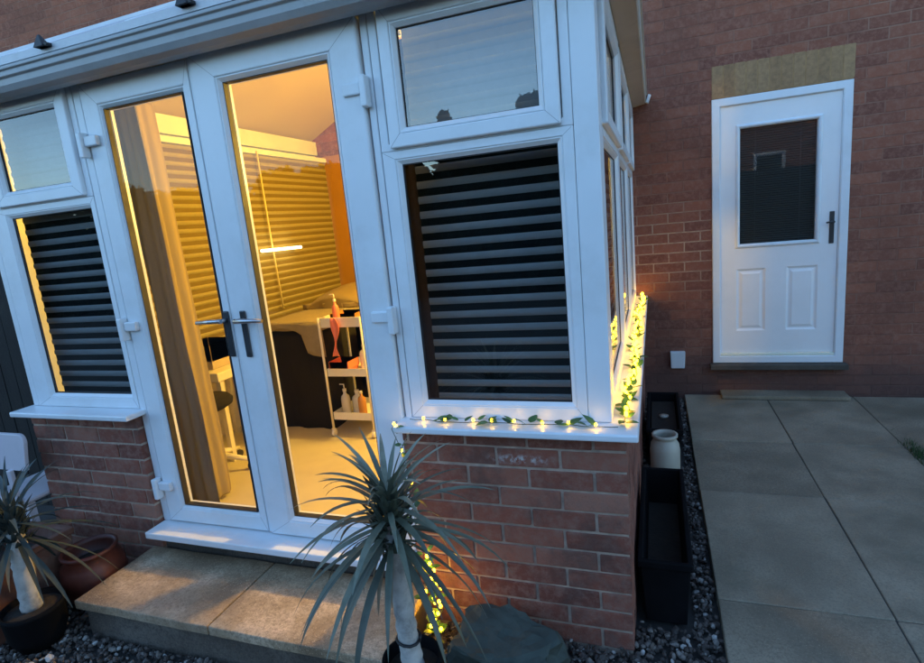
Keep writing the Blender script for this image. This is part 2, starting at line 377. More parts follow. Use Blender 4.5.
def stones(name, regions, label, smin=.005, smax=.013, skip=((-.10, .11, 1.88, 2.68), (-.09, .14, 3.24, 3.97), (-.77, -.60, 1.13, 1.30))):
    bm = bm_new()
    cl = bm.loops.layers.float_color.new('tone')
    ico = bmesh.new(); bmesh.ops.create_icosphere(ico, subdivisions=1, radius=1); iv = [v.co.copy() for v in ico.verts]; fi = [[v.index for v in f.verts] for f in ico.faces]; ico.free()
    for (x0, x1, y0, y1, n) in regions:
        for _ in range(n):
            s = random.uniform(smin, smax) * (1.5 if random.random() < .06 else 1)
            gx, gy = random.uniform(x0, x1), random.uniform(y0, y1)
            if any(a < gx < b and c_ < gy < d_ for a, b, c_, d_ in skip): continue
            p = Vector((gx, gy, -.045 + random.random() * .018 + .012 * noise.noise(Vector((random.uniform(x0, x1) * 3, 0, 0)))))
            rt = Matrix.Rotation(random.uniform(0, 6.3), 3, Vector((random.gauss(0, 1), random.gauss(0, 1), random.gauss(0, 1))).normalized())
            sc = Vector((s * random.uniform(.7, 1.5), s * random.uniform(.7, 1.2), s * random.uniform(.45, .9)))
            t = random.random() ** 1.1; t = min(t, .88) if random.random() < .9 else .88 + .12 * random.random()
            vv = [bm.verts.new(p + rt @ Vector((c.x * sc.x, c.y * sc.y, c.z * sc.z)) * random.uniform(.85, 1.1)) for c in iv]
            for f in fi:
                ff = bm.faces.new([vv[i] for i in f])
                for l in ff.loops: l[cl] = (t, t, t, 1)
    return tag(obj(name, bm, M['gravel'], recalc=False), label, kind='stuff')
stones('gravel', [(-.86, .185, .95, 1.73, 5200), (-.10, .185, 1.73, 4.5, 4200), (-3.3, -.86, .9, 1.34, 5200), (-3.3, -2.29, 1.34, 1.74, 1600)], 'dark gravel with scattered white pebbles round the brick base')

# ------------------------------------------------------------------ house
def uv_wall(bm):
    uvl = bm.loops.layers.uv.new('UVMap')
    for f in bm.faces:
        n = f.normal
        for l in f.loops:
            p = l.vert.co
            l[uvl].uv = ((p.y if abs(n.x) > .7 else p.x) + 0.124 + 22.5, (p.y if abs(n.z) > .7 else p.z) - 1.345 + 0.075 + 7.5)
house = empty('brick_house', (0.85, H, 0), 'red brick house wall with a buff brick lintel and white half glazed back door', 'house')
bm = bm_new()
def wallbox(*a):
    v, f = box(bm, *a)
xa, xb, za, zb = 0.405, 1.270, 0.245, 2.185
wallbox(-12, xa, H, H + .30, -.06, 6.0); wallbox(xb, 9, H, H + .30, -.06, 6.0)
wallbox(xa, xb, H, H + .30, -.06, za); wallbox(xa, xb, H, H + .30, zb, 6.0)
bmesh.ops.recalc_face_normals(bm, faces=bm.faces)
uv_wall(bm)
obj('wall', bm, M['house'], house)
bm = bm_new()
x = .412; k = 0
while x < 1.27:
    box(bm, x + .003, x + .0675, H - .004, H + .06, 2.196, 2.405, tone=random.random(), jit=.001); x += .0722
obj('lintel', bm, M['buff'], house, bevel=.002)
bm = bm_new(); box(bm, .41, 1.268, H - .003, H + .05, 2.1875, 2.4)
lint_m = obj('lintel_mortar', bm, plain('buff_mortar', (0.33, 0.19, 0.085), .95, .2, 20), house)
bm = bm_new(); box(bm, .385, 1.29, H - .075, H + .05, .205, .2435); obj('threshold', bm, M['stone_sill'], house, bevel=.004)
# back door
mp = lambda u, v, o: Vector((u, H - o, v))
bm = bm_new()
ring(bm, xa + .002, xb - .002, za + .001, zb - .002, [(0, -.05), (0, .012), (.004, .016), (.050, .016), (.056, .008), (.056, -.05)], mp)
bdf = obj('door_frame', bm, M['upvc'], house, bevel=.0015)
# the leaf with its openings: a grid of boxes around the pane and sunk panels
bd = bm_new()
X0, X1, Z0, Z1 = .463, 1.211, .322, 2.127
gx0, gx1, gz0, gz1 = .592, 1.075, 1.147, 1.965
pan = [(.572, .765, .495, .965), (.900, 1.098, .495, .965)]
def slab_holes(bm, x0, x1, z0, z1, y0, y1, holes):
    xsx = sorted({x0, x1, *[h[0] for h in holes], *[h[1] for h in holes]}); zsz = sorted({z0, z1, *[h[2] for h in holes], *[h[3] for h in holes]})
    for a, b in zip(xsx, xsx[1:]):
        for c, d in zip(zsz, zsz[1:]):
            mx, mz = (a + b) / 2, (c + d) / 2
            if any(h[0] < mx < h[1] and h[2] < mz < h[3] for h in holes): continue
            box(bm, a, b, y0, y1, c, d)
    bmesh.ops.remove_doubles(bm, verts=bm.verts, dist=1e-5)
    seen = {}
    for f in bm.faces:
        seen.setdefault(tuple(round(q, 4) for q in f.calc_center_median()), []).append(f)
    bmesh.ops.delete(bm, geom=[f for fs in seen.values() if len(fs) > 1 for f in fs], context='FACES_ONLY')
slab_holes(bd, X0, X1, Z0, Z1, H + .004, H + .048, [(gx0, gx1, gz0, gz1)] + pan)
leafdoor = obj('door', bd, M['door_white'], house)
bm = bm_new()
ring(bm, gx0 - .028, gx1 + .028, gz0 - .028, gz1 + .028, [(0, -.003), (.004, .006), (.014, .011), (.024, .006), (.030, -.006), (.030, -.02)], mp)
obj('glazing_bead', bm, M['upvc'], leafdoor)
for (a, b, c, d) in pan:
    bm = bm_new()
    ring(bm, a, b, c, d, [(0, -.004), (.012, -.013), (.022, -.013), (.040, -.005), (.040, -.03)], mp)
    box(bm, a + .039, b - .039, H + .006, H + .03, c + .039, d - .039)
    obj('sunk_panel', bm, M['door_white'], leafdoor)
bm = bm_new(); box(bm, gx0, gx1, H + .012, H + .018, gz0, gz1); obj('door_glass', bm, M['back_glass'], leafdoor)
bm = bm_new()
z = gz0
while z < gz1:
    box(bm, gx0 + .004, gx1 - .004, H + .030, H + .034, z, z + .0125, rot=Matrix.Rotation(R(28), 3, 'X')); z += .016
for xx in (gx0 + .10, gx1 - .10): box(bm, xx, xx + .004, H + .022, H + .024, gz0, gz1)
obj('venetian_blind', bm, plain('dark_slats', (0.035, 0.042, 0.042), .6, .1, 30), leafdoor)
bm = bm_new(); box(bm, gx0, gx1, H + .046, H + .05, gz0, gz1); obj('blind_backing', bm, M['black_cloth'], leafdoor)
bm = bm_new()
box(bm, 1.158, 1.188, H - .004, H + .004, 1.112, 1.335)
hp = obj('handle_plate', bm, M['black_metal'], leafdoor, bevel=.012, seg=4)
bm = bm_new()
tube(bm, [(1.173, H - .002, 1.262), (1.173, H - .045, 1.262)], .009, 10); tube(bm, [(1.176, H - .045, 1.262), (1.15, H - .047, 1.262), (1.128, H - .045, 1.260)], .006, 10)
obj('lever', bm, M['black_metal'], hp)
bm = bm_new(); box(bm, .462, 1.212, H - .012, H + .03, .3015, .320); obj('threshold_bar', bm, plain('bright_threshold', (.78, .80, .66), .3, .03, 9), house, bevel=.002)
# small white box on the wall
bm = bm_new()
v, f = box(bm, .095, .207, H - .048, H - .001, .208, .345)
for q in v:
    if q.co.z < .25: q.co.x += .006 if q.co.x < .15 else -.006
    if q.co.z < .25 and q.co.y < H - .03: q.co.y += .012
vent = obj('wall_vent', bm, M['vent'], bevel=.006); tag(vent, 'small white plastic box vent low on the red brick house wall', 'vent')

# ------------------------------------------------------------------ conservatory
cons = empty('conservatory', (-1.5, FB, 0), 'white framed conservatory on red brick dwarf walls with open lit double doors', 'conservatory')
def bricks(name, along, a0, a1, face, sgn, ztop, zbot, end_hi=True, rng=3):
    """along 'x': wall runs along X, its outer face at Y=face looking -Y; 'y': runs along Y, face at X=face looking sgn*X.
    The courses are set out from the end a1 (or a0) that is the corner."""
    rnd = random.Random(rng); bm = bm_new(); bm.loops.layers.float_color.new('tone')
    k = 0; zt = .781
    while True:
        t = zt - .075 * k; b = t - .065
        if b < zbot: break
        if k == 0: t = min(t, ztop)
        odd = k % 2
        first = .215 if odd else .1025
        if along == 'y': first = .215 if not odd else .1025
        pos = 0; L0 = abs(a1 - a0); w = first
        while pos < L0 - .01:
            w2 = min(w, L0 - pos)
            if end_hi: p1 = a1 - pos; p0 = p1 - w2
            else: p0 = a0 + pos; p1 = p0 + w2
            j = rnd.uniform(-.0012, .0018); tn = min(1, max(0, rnd.gauss(.45, .25)))
            if along == 'x': vv, ff = box(bm, p0, p1, face - j, face + .1, b + rnd.uniform(-.0012, .0012), t + rnd.uniform(-.0012, .0012) - .0, jit=.0012)
            elif sgn > 0: vv, ff = box(bm, face - .1, face + j, p0, p1, b, t, jit=.0012)
            else: vv, ff = box(bm, face - j, face + .1, p0, p1, b, t, jit=.0012)
            paint(bm, ff, tn)
            pos += w2 + .010; w = .215
        k += 1
    return bm
def mortar_box(*a):
    bm = bm_new(); box(bm, *a); return bm
wallp = obj('dwarf_wall', bricks('b', 'x', -.905, CX, FB, -1, .772, -.06, True, 5), M['brick'], cons, bevel=.0035)
obj('mortar', mortar_box(-.903, CX - .004, FB + .005, FB + .105, -.06, .7745), M['mortar'], wallp)
wallp = obj('dwarf_wall', bricks('b', 'x', LX, -2.240, FB, -1, .772, -.06, False, 8), M['brick'], cons, bevel=.0035)
obj('mortar', mortar_box(LX + .004, -2.242, FB + .005, FB + .105, -.06, .7745), M['mortar'], wallp)
wallp = obj('dwarf_wall', bricks('b', 'y', FB + .1125, H - .005, CX, 1, .772, -.06, False, 9), M['brick'], cons, bevel=.0035)
obj('mortar', mortar_box(CX - .105, CX - .005, FB + .107, H - .001, -.06, .7745), M['mortar'], wallp)
bm = mortar_box(LX + .001, LX + .10, FB + .107, H - .001, -.06, .7745); obj('dwarf_wall', bm, M['mortar'], cons)
# inner leaf, plastered
for q in ((LX + .103, -2.245, FB + .108, FB + .12, FL, .774), (LX + .103, LX + .118, FB + .123, H - .002, FL, .774),
          (-.90, CX - .11, FB + .108, FB + .12, FL, .774), (CX - .122, CX - .108, FB + .123, H - .002, FL, .774)):
    bm = bm_new(); box(bm, *q); obj('plaster_lining', bm, M['plaster'], cons)
bm = bm_new(); box(bm, LX + .12, CX - .13, H - .014, H - .002, FL + .002, 2.20); obj('lamplight_panel', bm, plain('painted_lamplight', (0.40, 0.19, 0.035), .85, .08, 4), cons)  # added panel over the brick; its orange paints in the lamplight
# sills
bm = bm_new(); box(bm, LX - .03, -2.205, 1.667, 1.86, .775, .8005); sl = obj('sill', bm, M['upvc'], cons, bevel=.006)
bm = bm_new()
pts = [(-.905, 1.667), (-.061, 1.667), (-.061, H - .002), (-.26, H - .002), (-.26, 1.86), (-.905, 1.86)]
lo = [bm.verts.new((x, y, .775)) for x, y in pts]; hi = [bm.verts.new((x, y, .8005)) for x, y in pts]
bm.faces.new(lo[::-1]); bm.faces.new(hi)
for i in range(6): bm.faces.new((lo[i], lo[(i + 1) % 6], hi[(i + 1) % 6], hi[i]))
obj('sill', bm, M['upvc'], cons, bevel=.006)
bm = bm_new(); box(bm, LX + .0, LX + .2, 1.863, H - .002, .775, .8005); obj('sill', bm, M['upvc'], cons)

FR = [(0, -.066), (0, -.012), (.003, -.008), (.030, -.008), (.046, -.016), (.048, -.022), (.048, -.066)]      # fixed frame w/ bead
def fixed(u0, u1, v0, v1, g0, g1, h0, h1, mp, mpn, light=True):
    """one window: frame around the pane whose visible glass is g0..g1 x h0..h1"""
    bm = bm_new()
    slabr(bm, u0, u1, v0, v1, g0 - .018, g1 + .018, h0 - .018, h1 + .018, -.042, 0, mp)
    w = obj('window', bm, M['upvc'], cons, bevel=.003)
    seams(u0, u1, v0, v1, g0 - .018, g1 + .018, h0 - .018, h1 + .018, 0, mp, w)
    bm = bm_new(); ring(bm, g0 - .0175, g1 + .0175, h0 - .0175, h1 + .0175, [(0, -.02), (0, -.003), (.004, -.003), (.0165, -.014), (.0165, -.03)], mp)
    obj('glazing_bead', bm, M['upvc'], w)
    bm = bm_new(); ring(bm, g0 - .001, g1 + .001, h0 - .001, h1 + .001, [(0, -.016), (.003, -.016), (.003, -.028), (0, -.028)], mp)
    obj('gasket', bm, M['gasket'], w)
    bm = bm_new(); pane(bm, g0 - .004, g1 + .004, h0 - .004, h1 + .004, -.022, -.018, mp); obj('glass_pane', bm, M['glass'], w)
    return w
def pane(bm, u0, u1, v0, v1, o0, o1, mp):
    c = [mp(u, v, o) for o in (o0, o1) for (u, v) in ((u0, v0), (u1, v0), (u1, v1), (u0, v1))]
    vs = [bm.verts.new(p) for p in c]
    for q in ((3, 2, 1, 0), (4, 5, 6, 7), (0, 1, 5, 4), (1, 2, 6, 5), (2, 3, 7, 6), (3, 0, 4, 7)): bm.faces.new([vs[i] for i in q])
def slabr(bm, u0, u1, v0, v1, a0, a1, b0, b1, o0, o1, mp):
    """rectangular ring with unequal borders"""
    out = [(u0, v0), (u1, v0), (u1, v1), (u0, v1)]; inn = [(a0, b0), (a1, b0), (a1, b1), (a0, b1)]
    rows = [[bm.verts.new(mp(u, v, o)) for (u, v) in pts] for pts, o in ((out, o0), (out, o1), (inn, o1), (inn, o0))]
    for a in range(4):
        for k in range(4):
            bm.faces.new((rows[a][k], rows[a][(k + 1) % 4], rows[(a + 1) % 4][(k + 1) % 4], rows[(a + 1) % 4][k]))
def sash(u0, u1, v0, v1, g0, g1, h0, h1, mp, parent, d=.018):
    bm = bm_new()
    slabr(bm, u0, u1, v0, v1, g0 - .018, g1 + .018, h0 - .018, h1 + .018, -.03, d, mp)
    s = obj('sash', bm, M['upvc'], parent, bevel=.006, seg=3)
    seams(u0, u1, v0, v1, g0 - .018, g1 + .018, h0 - .018, h1 + .018, d, mp, s)
    bm = bm_new(); ring(bm, g0 - .0175, g1 + .0175, h0 - .0175, h1 + .0175, [(0, -.01), (0, d - .003), (.004, d - .003), (.0165, d - .014), (.0165, -.012)], mp)
    obj('glazing_bead', bm, M['upvc'], s)
    bm = bm_new(); ring(bm, g0 - .001, g1 + .001, h0 - .001, h1 + .001, [(0, -.004), (.003, -.004), (.003, -.012), (0, -.012)], mp)
    obj('gasket', bm, M['gasket'], s)
    bm = bm_new(); pane(bm, g0 - .004, g1 + .004, h0 - .004, h1 + .004, -.011, -.007, mp); obj('glass_pane', bm, M['glass'], s)
    return s
fm = lambda u, v, o: Vector((u, FY - o, v))
sm = lambda u, v, o: Vector((-.146 + o, u, v))          # right side elevation, u = Y
lm = lambda u, v, o: Vector((LX + .002 - o, u, v))      # left side elevation
ZL0, ZL1, ZU0, ZU1, ZT = .867, 1.706, 1.821, 2.124, 2.215
# openings: frame outer ranges
def seams(u0, u1, v0, v1, a0, a1, b0, b1, d, mp, parent):
    for (p, q) in (((u0, v0), (a0, b0)), ((u1, v0), (a1, b0)), ((u1, v1), (a1, b1)), ((u0, v1), (a0, b1))):
        bm = bm_new(); p = Vector(p); q = Vector(q); t = (q - p).normalized(); n = Vector((-t.y, t.x)) * .0006; p = p + t * .007; q = q - t * .001
        c = [mp(w.x, w.y, o) for o in (d - .002, d + .0003) for w in (p - n, q - n, q + n, p + n)]
        vs = [bm.verts.new(w) for w in c]
        for f in ((3, 2, 1, 0), (4, 5, 6, 7), (0, 1, 5, 4), (1, 2, 6, 5), (2, 3, 7, 6), (3, 0, 4, 7)): bm.faces.new([vs[i] for i in f])
        obj('weld_seam', bm, M['seam'], parent)
def fanlight_unit(u0, u1, g0, g1, mp, top_g, sashr, fan=True):
    fixed(u0, u1, .802, ZL1 + .045, g0, g1, ZL0, ZL1, mp, None)
    # upper frame
    bm = bm_new(); slabr(bm, u0, u1, ZL1 + .0455, ZT, u0 + .03, u1 - .03, ZL1 + .070, ZT - .022, -.066, 0, mp)
    w = obj('window', bm, M['upvc'], cons, bevel=.003)
    sash(sashr[0], sashr[1], ZL1 + .0515, ZT - .010, top_g[0], top_g[1], ZU0, ZU1, mp, w)
fanlight_unit(-.868, -.2225, -.802, -.275, fm, (-.767, -.321), (-.8275, -.2565))
fanlight_unit(-2.905, -2.238, -2.790, -2.281, fm, (-2.745, -2.343), (-2.835, -2.270))
# posts
def post(x0, x1, y0, y1, z0=.802, z1=2.218): 
    bm = bm_new(); box(bm, x0, x1, y0, y1, z0, z1); obj('corner_post', bm, M['upvc'], cons, bevel=.004, seg=3)
post(-.2215, -.146, FY + .001, FY + .075)
post(-2.945, -2.906, FY + .001, FY + .075)
# right side: three windows with fanlights
Y0 = FY + .076; yw = (H - .004 - Y0) / 3
for i in range(3):
    a, b = Y0 + yw * i, Y0 + yw * (i + 1) - .001
    fanlight_unit(a, b, a + .075, b - .075, sm, (a + .115, b - .115), (a + .042, b - .042))
for i in range(3):
    a, b = Y0 + yw * i, Y0 + yw * (i + 1) - .001
    fixed(a, b, .802, ZT, a + .075, b - .075, ZL0, 2.12, lm, None)
# eaves header, fascia and gutters
bm = bm_new(); box(bm, LX, -.1465, FY - .012, FY + .075, 2.2185, 2.336); box(bm, -.215, -.1465, FY + .0755, H - .002, 2.2185, 2.336); box(bm, LX, LX + .07, FY + .0755, H - .002, 2.2185, 2.336)
obj('eaves_beam', bm, M['upvc'], cons, bevel=.003)
def sweep(prof, pts, name, mat, close=True):
    bm = bm_new(); rows = []
    for p, d in pts: rows.append([bm.verts.new((p[0] + d[0] * a, p[1] + d[1] * a, z)) for a, z in prof])
    for r0, r1 in zip(rows, rows[1:]):
        for k in range(len(prof) - (0 if close else 1)):
            f = bm.faces.new((r0[k], r0[(k + 1) % len(prof)], r1[(k + 1) % len(prof)], r1[k]))
    bm.faces.new(rows[0]); bm.faces.new(rows[-1][::-1])
    return obj(name, bm, mat, cons, bevel=.002)
# corner at (-.03, 1.60); offsets are outward distances from the eaves beam
gp = [(.012, 2.262), (.012, 2.188), (.030, 2.172), (.075, 2.170), (.100, 2.180), (.112, 2.200), (.114, 2.222), (.124, 2.228), (.124, 2.246), (.132, 2.250), (.132, 2.262), (.120, 2.262), (.110, 2.252), (.100, 2.205), (.03, 2.200), (.022, 2.262)]
base = FY - .014; sx_ = -.1455
sweep(gp, [((LX - .0, H - .003), (-1, 0)), ((LX - .0, base), (-1, -1)), ((sx_, base), (1, -1))], 'gutter', M['upvc_gutter'])
# right eaves: deep beige box gutter
sp_ = [(.006, 2.300), (.006, 2.216), (.020, 2.2135), (.104, 2.228), (.110, 2.236), (.114, 2.285), (.122, 2.290), (.122, 2.300)]
sweep(sp_, [((sx_, base), (1, -1)), ((sx_, H - .004), (1, 0))], 'eaves_box', M['soffit'])
bm = bm_new(); box(bm, -.028, -.006, H - .05, H - .012, 2.225, 2.285, rot=Matrix.Rotation(R(20), 3, 'Y')); obj('gutter_end', bm, M['upvc'], cons, bevel=.004)
# roof: hipped, pale sheets with white glazing bars
ex0, ex1, ey0, ze, pit = LX - .095, -.045, 1.665, 2.285, .51
hw = (ex1 - ex0) / 2; xr = (ex0 + ex1) / 2; yr = ey0 + hw; zr = ze + hw * pit
bm = bm_new()
A, B_, C_, D_ = (ex0, ey0, ze), (ex1, ey0, ze), (ex1, H - .003, ze), (ex0, H - .003, ze); E_, F_ = (xr, yr, zr), (xr, H - .003, zr)
for t in (0, .028):
    q = {k: bm.verts.new((v[0], v[1], v[2] + t)) for k, v in dict(A=A, B=B_, C=C_, D=D_, E=E_, F=F_).items()}
    for f in ('ABE', 'BCFE', 'DAEF'): bm.faces.new([q[c] for c in f])
    if t == 0:
        q0 = q
        for f in bm.faces: f.material_index = 1
for e in ('AB', 'BC', 'CF', 'FD', 'DA'): bm.faces.new((q0[e[0]], q0[e[1]], q[e[1]], q[e[0]]))
roof = obj('roof', bm, [plain('roof_sheet_outside', (0.52, 0.53, 0.55), .35, .05, 3, dirt=((.25, .26, .24), 4, .5)), M['ceiling']], cons)
def bar(p, q, w=.03, h=.035, name='glazing_bar', dz=.0, lowr=.004):
    p = Vector(p); q = Vector(q); bm = bm_new(); d = (q - p).normalized(); s = d.cross(Vector((0, 0, 1))).normalized() * w; u = Vector((0, 0, 1))
    vs = [bm.verts.new(b + s * i + u * (j + dz)) for b in (p, q) for (i, j) in ((-1, lowr), (1, lowr), (1, .028 + h), (-1, .028 + h))]
    for f in ((0, 1, 2, 3), (7, 6, 5, 4), (0, 4, 5, 1), (1, 5, 6, 2), (2, 6, 7, 3), (3, 7, 4, 0)): bm.faces.new([vs[i] for i in f])
    return obj(name, bm, M['upvc'], roof, bevel=.004)
for f, t in ((A, E_), (B_, E_)): bar(Vector(f).lerp(Vector(t), .01), t, .04, .003, lowr=-.02)
bar(E_, F_, .05, .04, 'ridge', lowr=-.03)
for i in range(1, 5):
    x = ex0 + (ex1 - ex0) * i / 5.0; m_ = min(x - ex0, ex1 - x)
    bar((x, ey0 + .09, ze + .09 * pit), (x, ey0 + m_ * .9, ze + m_ * .9 * pit), .03, .003)
for i in range(1, 5):
    y = ey0 + (H - ey0) * i / 5.0; m_ = min(y - ey0, hw)
    bar((ex0, y, ze), (ex0 + m_ * .9, y, ze + m_ * .9 * pit), .03, .003); bar((ex1, y, ze), (ex1 - m_ * .9, y, ze + m_ * .9 * pit), .03, .003)
# black caps on the hip
def cap(x, y, z):
    bm = bm_new()
    b = [bm.verts.new((x + dx * .026, y + dy * .02, z)) for dx, dy in ((-1, -1), (1, -1), (1, 1), (-1, 1))]
    t = [bm.verts.new((x - .008 + dx * .005, y + dy * .004, z + .047)) for dx, dy in ((-1, -1), (1, -1), (1, 1), (-1, 1))]
    for i in range(4): bm.faces.new((b[i], b[(i + 1) % 4], t[(i + 1) % 4], t[i]))
    bm.faces.new(t); bm.faces.new(b[::-1])
    box(bm, x - .02, x + .038, y - .012, y + .012, z, z + .012)
    obj('bar_end_cap', bm, M['cap'], roof, bevel=.002)
cap(-2.19, 1.655, 2.300); cap(-1.485, 1.655, 2.302)

# ------------------------------------------------------------------ double doors
DX0, DX1, DZ1 = -2.235, -.870, 2.2165
bm = bm_new()
# door frame: jambs and head
box(bm, DX0, DX0 + .040, FY + .001, FY + .068, .245, DZ1); box(bm, -.897, DX1 - .001, FY + .001, FY + .068, .245, DZ1)
box(bm, DX0 + .0405, -.8975, FY + .001, FY + .068, 2.19, DZ1)
dfm = obj('door_frame', bm, M['upvc'], cons, bevel=.004)
bm = bm_new(); box(bm, -2.232, -.905, 1.655, FY + .069, .2135, .2445); obj('door_sill', bm, M['upvc'], cons, bevel=.005)
def leaf(u0, u1, g0, g1, d, hs):
    bm = bm_new(); slabr(bm, u0, u1, .252, 2.186, g0 - .018, g1 + .018, .337 - .018, 2.078 + .018, -.050, d, fm)
    o = obj('door_leaf', bm, M['upvc'], cons, bevel=.006, seg=3)
    seams(u0, u1, .252, 2.186, g0 - .018, g1 + .018, .319, 2.096, d, fm, o)
    bm = bm_new(); ring(bm, g0 - .0175, g1 + .0175, .337 - .0175, 2.078 + .0175, [(0, -.01), (0, d - .003), (.004, d - .003), (.0165, d - .016), (.0165, -.012)], fm); obj('glazing_bead', bm, M['upvc'], o)
    bm = bm_new(); ring(bm, g0 - .001, g1 + .001, .336, 2.079, [(0, -.001), (.003, -.001), (.003, -.030), (0, -.030)], fm); obj('gasket', bm, M['gasket'], o)
    bm = bm_new(); pane(bm, g0 - .004, g1 + .004, .333, 2.082, -.017, -.012, fm); obj('door_glass', bm, M['door_glass'], o)
    # inner reveal (interior bead, catches the warm room light)
    bm = bm_new(); ring(bm, g0 - .0175, g1 + .0175, .337 - .0175, 2.078 + .0175, [(0, -.03), (.017, -.03), (.017, -.046), (.004, -.0495), (0, -.0495)], fm); obj('inner_bead', bm, M['upvc'], o)
    return o
l1 = leaf(-2.188, -1.6225, -2.081, -1.672, .006, 0)
l2 = leaf(-1.602, -.9035, -1.477, -1.032, .016, 0)
bm = bm_new(); box(bm, -1.6195, -1.6025, FY - .004, FY + .05, .252, 2.186); obj('meeting_stile', bm, M['upvc'], l1, bevel=.002)
def handle(x, sgn, leafo, d):
    y = FY - d
    bm = bm_new(); box(bm, x - .0135, x + .0135, y - .010, y - .0005, 1.045, 1.235); pl = obj('handle_plate', bm, M['dark_metal'], leafo, bevel=.006, seg=3)
    bm = bm_new(); tube(bm, [(x, y - .008, 1.200), (x, y - .046, 1.200)], .009, 10)
    tube(bm, [(x - sgn * .009, y - .047, 1.200), (x + sgn * .04, y - .049, 1.200), (x + sgn * .12, y - .044, 1.197)], [.010, .0095, .0075], 10)
    obj('lever', bm, M['chrome'], pl)
handle(-1.640, -1, l1, .006); handle(-1.548, 1, l2, .016)
def hinge(x, z, leafo, s):
    y = FY - .018
    bm = bm_new(); box(bm, x - .012, x + .012, y - .022, y + .016, z - .055, z + .045)
    box(bm, min(x + s * .014, x + s * .082), max(x + s * .014, x + s * .082), y - .010, y + .012, z - .012, z + .028)
    obj('hinge', bm, M['upvc'], leafo, bevel=.005)
for z in (1.955, 1.18, .425): hinge(-2.205, z, l1, 1); hinge(-.893, z, l2, -1)

# ------------------------------------------------------------------ inside
bm = bm_new(); box(bm, LX + .12, CX - .125, FY + .07, H - .003, .12, FL); tag(obj('floor', bm, M['vinyl']), kind='structure')
# concrete base under doors
bm = bm_new(); box(bm, -2.238, -.907, FB + .02, FY + .069, -.06, .2125); obj('door_plinth', bm, M['step_side'], cons)

def blind(name, mp, u0, u1, v0, v1, mats, label, pitch=.054, group=None, amp=.003):
    """pleated blind: bands bulge outward; mp maps (u, v, outward)"""
    bm = bm_new(); v = v1; prof = []; n = 0
    while v > v0:
        w = pitch * .44
        for t in range(5): prof.append((v - w * t / 4, amp * math.sin(math.pi * t / 4), 0))
        prof.append((v - w - .002, -.002, 1)); prof.append((v - pitch + .001, -.002, 1)); v -= pitch
    nu = 2
    def uu(k): return u0 + (u1 - u0) * k / (nu - 1)
    for back in (0, 1):
        rows = [[bm.verts.new(mp(uu(k), z, o - (.0015 if back else 0))) for k in range(nu)] for z, o, mi in prof]
        for i in range(len(rows) - 1):
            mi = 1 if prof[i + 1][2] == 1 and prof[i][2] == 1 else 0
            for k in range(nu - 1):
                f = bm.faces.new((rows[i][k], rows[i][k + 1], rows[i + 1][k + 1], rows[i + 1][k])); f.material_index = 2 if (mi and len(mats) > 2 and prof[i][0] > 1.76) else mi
                f.smooth = (mi == 0)
    root = empty(name, mp((u0 + u1) / 2, v0, 0), label, 'blind', group)
    obj('fabric', bm, mats, root, recalc=False)
    bm = bm_new(); tube(bm, [mp(u0, v - .004, 0), mp(u1, v - .004, 0)], .008, 8); obj('bottom_bar', bm, M['upvc'], root)
    bm = bm_new(); c0 = mp(u0, v1 + .002, -.02); c1 = mp(u1, v1 + .04, .025)
    box(bm, min(c0.x, c1.x), max(c0.x, c1.x), min(c0.y, c1.y), max(c0.y, c1.y), c0.z, c1.z); obj('head_rail', bm, M['upvc'], root, bevel=.004)
    return root
dm_ = [M['blind_light'], M['blind_dark'], M['blind_upper']]; gm_ = [M['blind_gold'], M['blind_shade']]
fbm = lambda u, v, o: Vector((u, 1.925 - o, v))
blind('window_blind', fbm, -.818, -.225, .826, 2.195, dm_, 'striped grey and black blind in the big front window right of the doors')
blind('window_blind', lambda u, v, o: Vector((u, 1.864 - o, v)), -2.850, -2.275, .826, 2.195, dm_, 'striped dark blind in the narrow front window left of the doors')
blind('window_blind', lambda u, v, o: Vector((-2.800 + o, u, v)), 2.03, H - .03, .86, 2.14, gm_, 'long golden lit blind on the inner side wall seen through both doors', .052, None, .0045)
for i in range(3):
    a, b = Y0 + yw * i, Y0 + yw * (i + 1)
    blind('window_blind', lambda u, v, o: Vector((-.245 + o, u, v)), a + .03, b - .02, .86, 2.12, dm_,
          ('blind behind the right side window nearest the front corner post', 'blind behind the middle window of the right side', 'blind behind the right side window nearest the house wall')[i])
# curtain
def curtain(name, path, z0, z1, label, seedv, mat='curtain'):
    rnd = random.Random(seedv); bm = bm_new(); nz = 40
    rows = []
    for j in range(nz + 1):
        t = j / nz; z = z1 + (z0 - z1) * t
        row = []
        for i, (x, y, dx, dy) in enumerate(path):
            k = .35 + .65 * t
            w = .003 * math.sin(i * .9 + t * 3) + (.006 + .010 * t) * noise.noise(Vector((i * .35, t * 3, seedv)))
            row.append(bm.verts.new((x + dx * t + w * .6, y + dy * t + w * 1.2, z)))
        rows.append(row)
    for a, b in zip(rows, rows[1:]):
        for i in range(len(path) - 1):
            f = bm.faces.new((a[i], a[i + 1], b[i + 1], b[i])); f.smooth = True
    o = obj(name, bm, M[mat], recalc=False)
    so = o.modifiers.new('t', 'SOLIDIFY'); so.thickness = .003
    ss = o.modifiers.new('s', 'SUBSURF'); ss.levels = 1; ss.render_levels = 1
    return tag(o, label, 'curtain')
P_ = []
x = -2.225
for i in range(13):
    xx = -2.245 + i * .0125; yy = 1.950 + .011 * math.sin(i * 1.45)
    P_.append((xx, yy, .0038 * i, 0))
curtain('door_curtain', P_, FL + .015, 2.16, 'grey brown curtain hanging in folds inside the left door pane', 2)
P3 = [(-2.150 + .005 * math.sin(i * 1.3), 1.972 + .0115 * i, .036, .010) for i in range(11)]
curtain('inner_curtain', P3, FL + .02, 2.16, 'cream curtain edge glowing amber beside the grey brown curtain inside the left door', 4, 'cream_curtain')
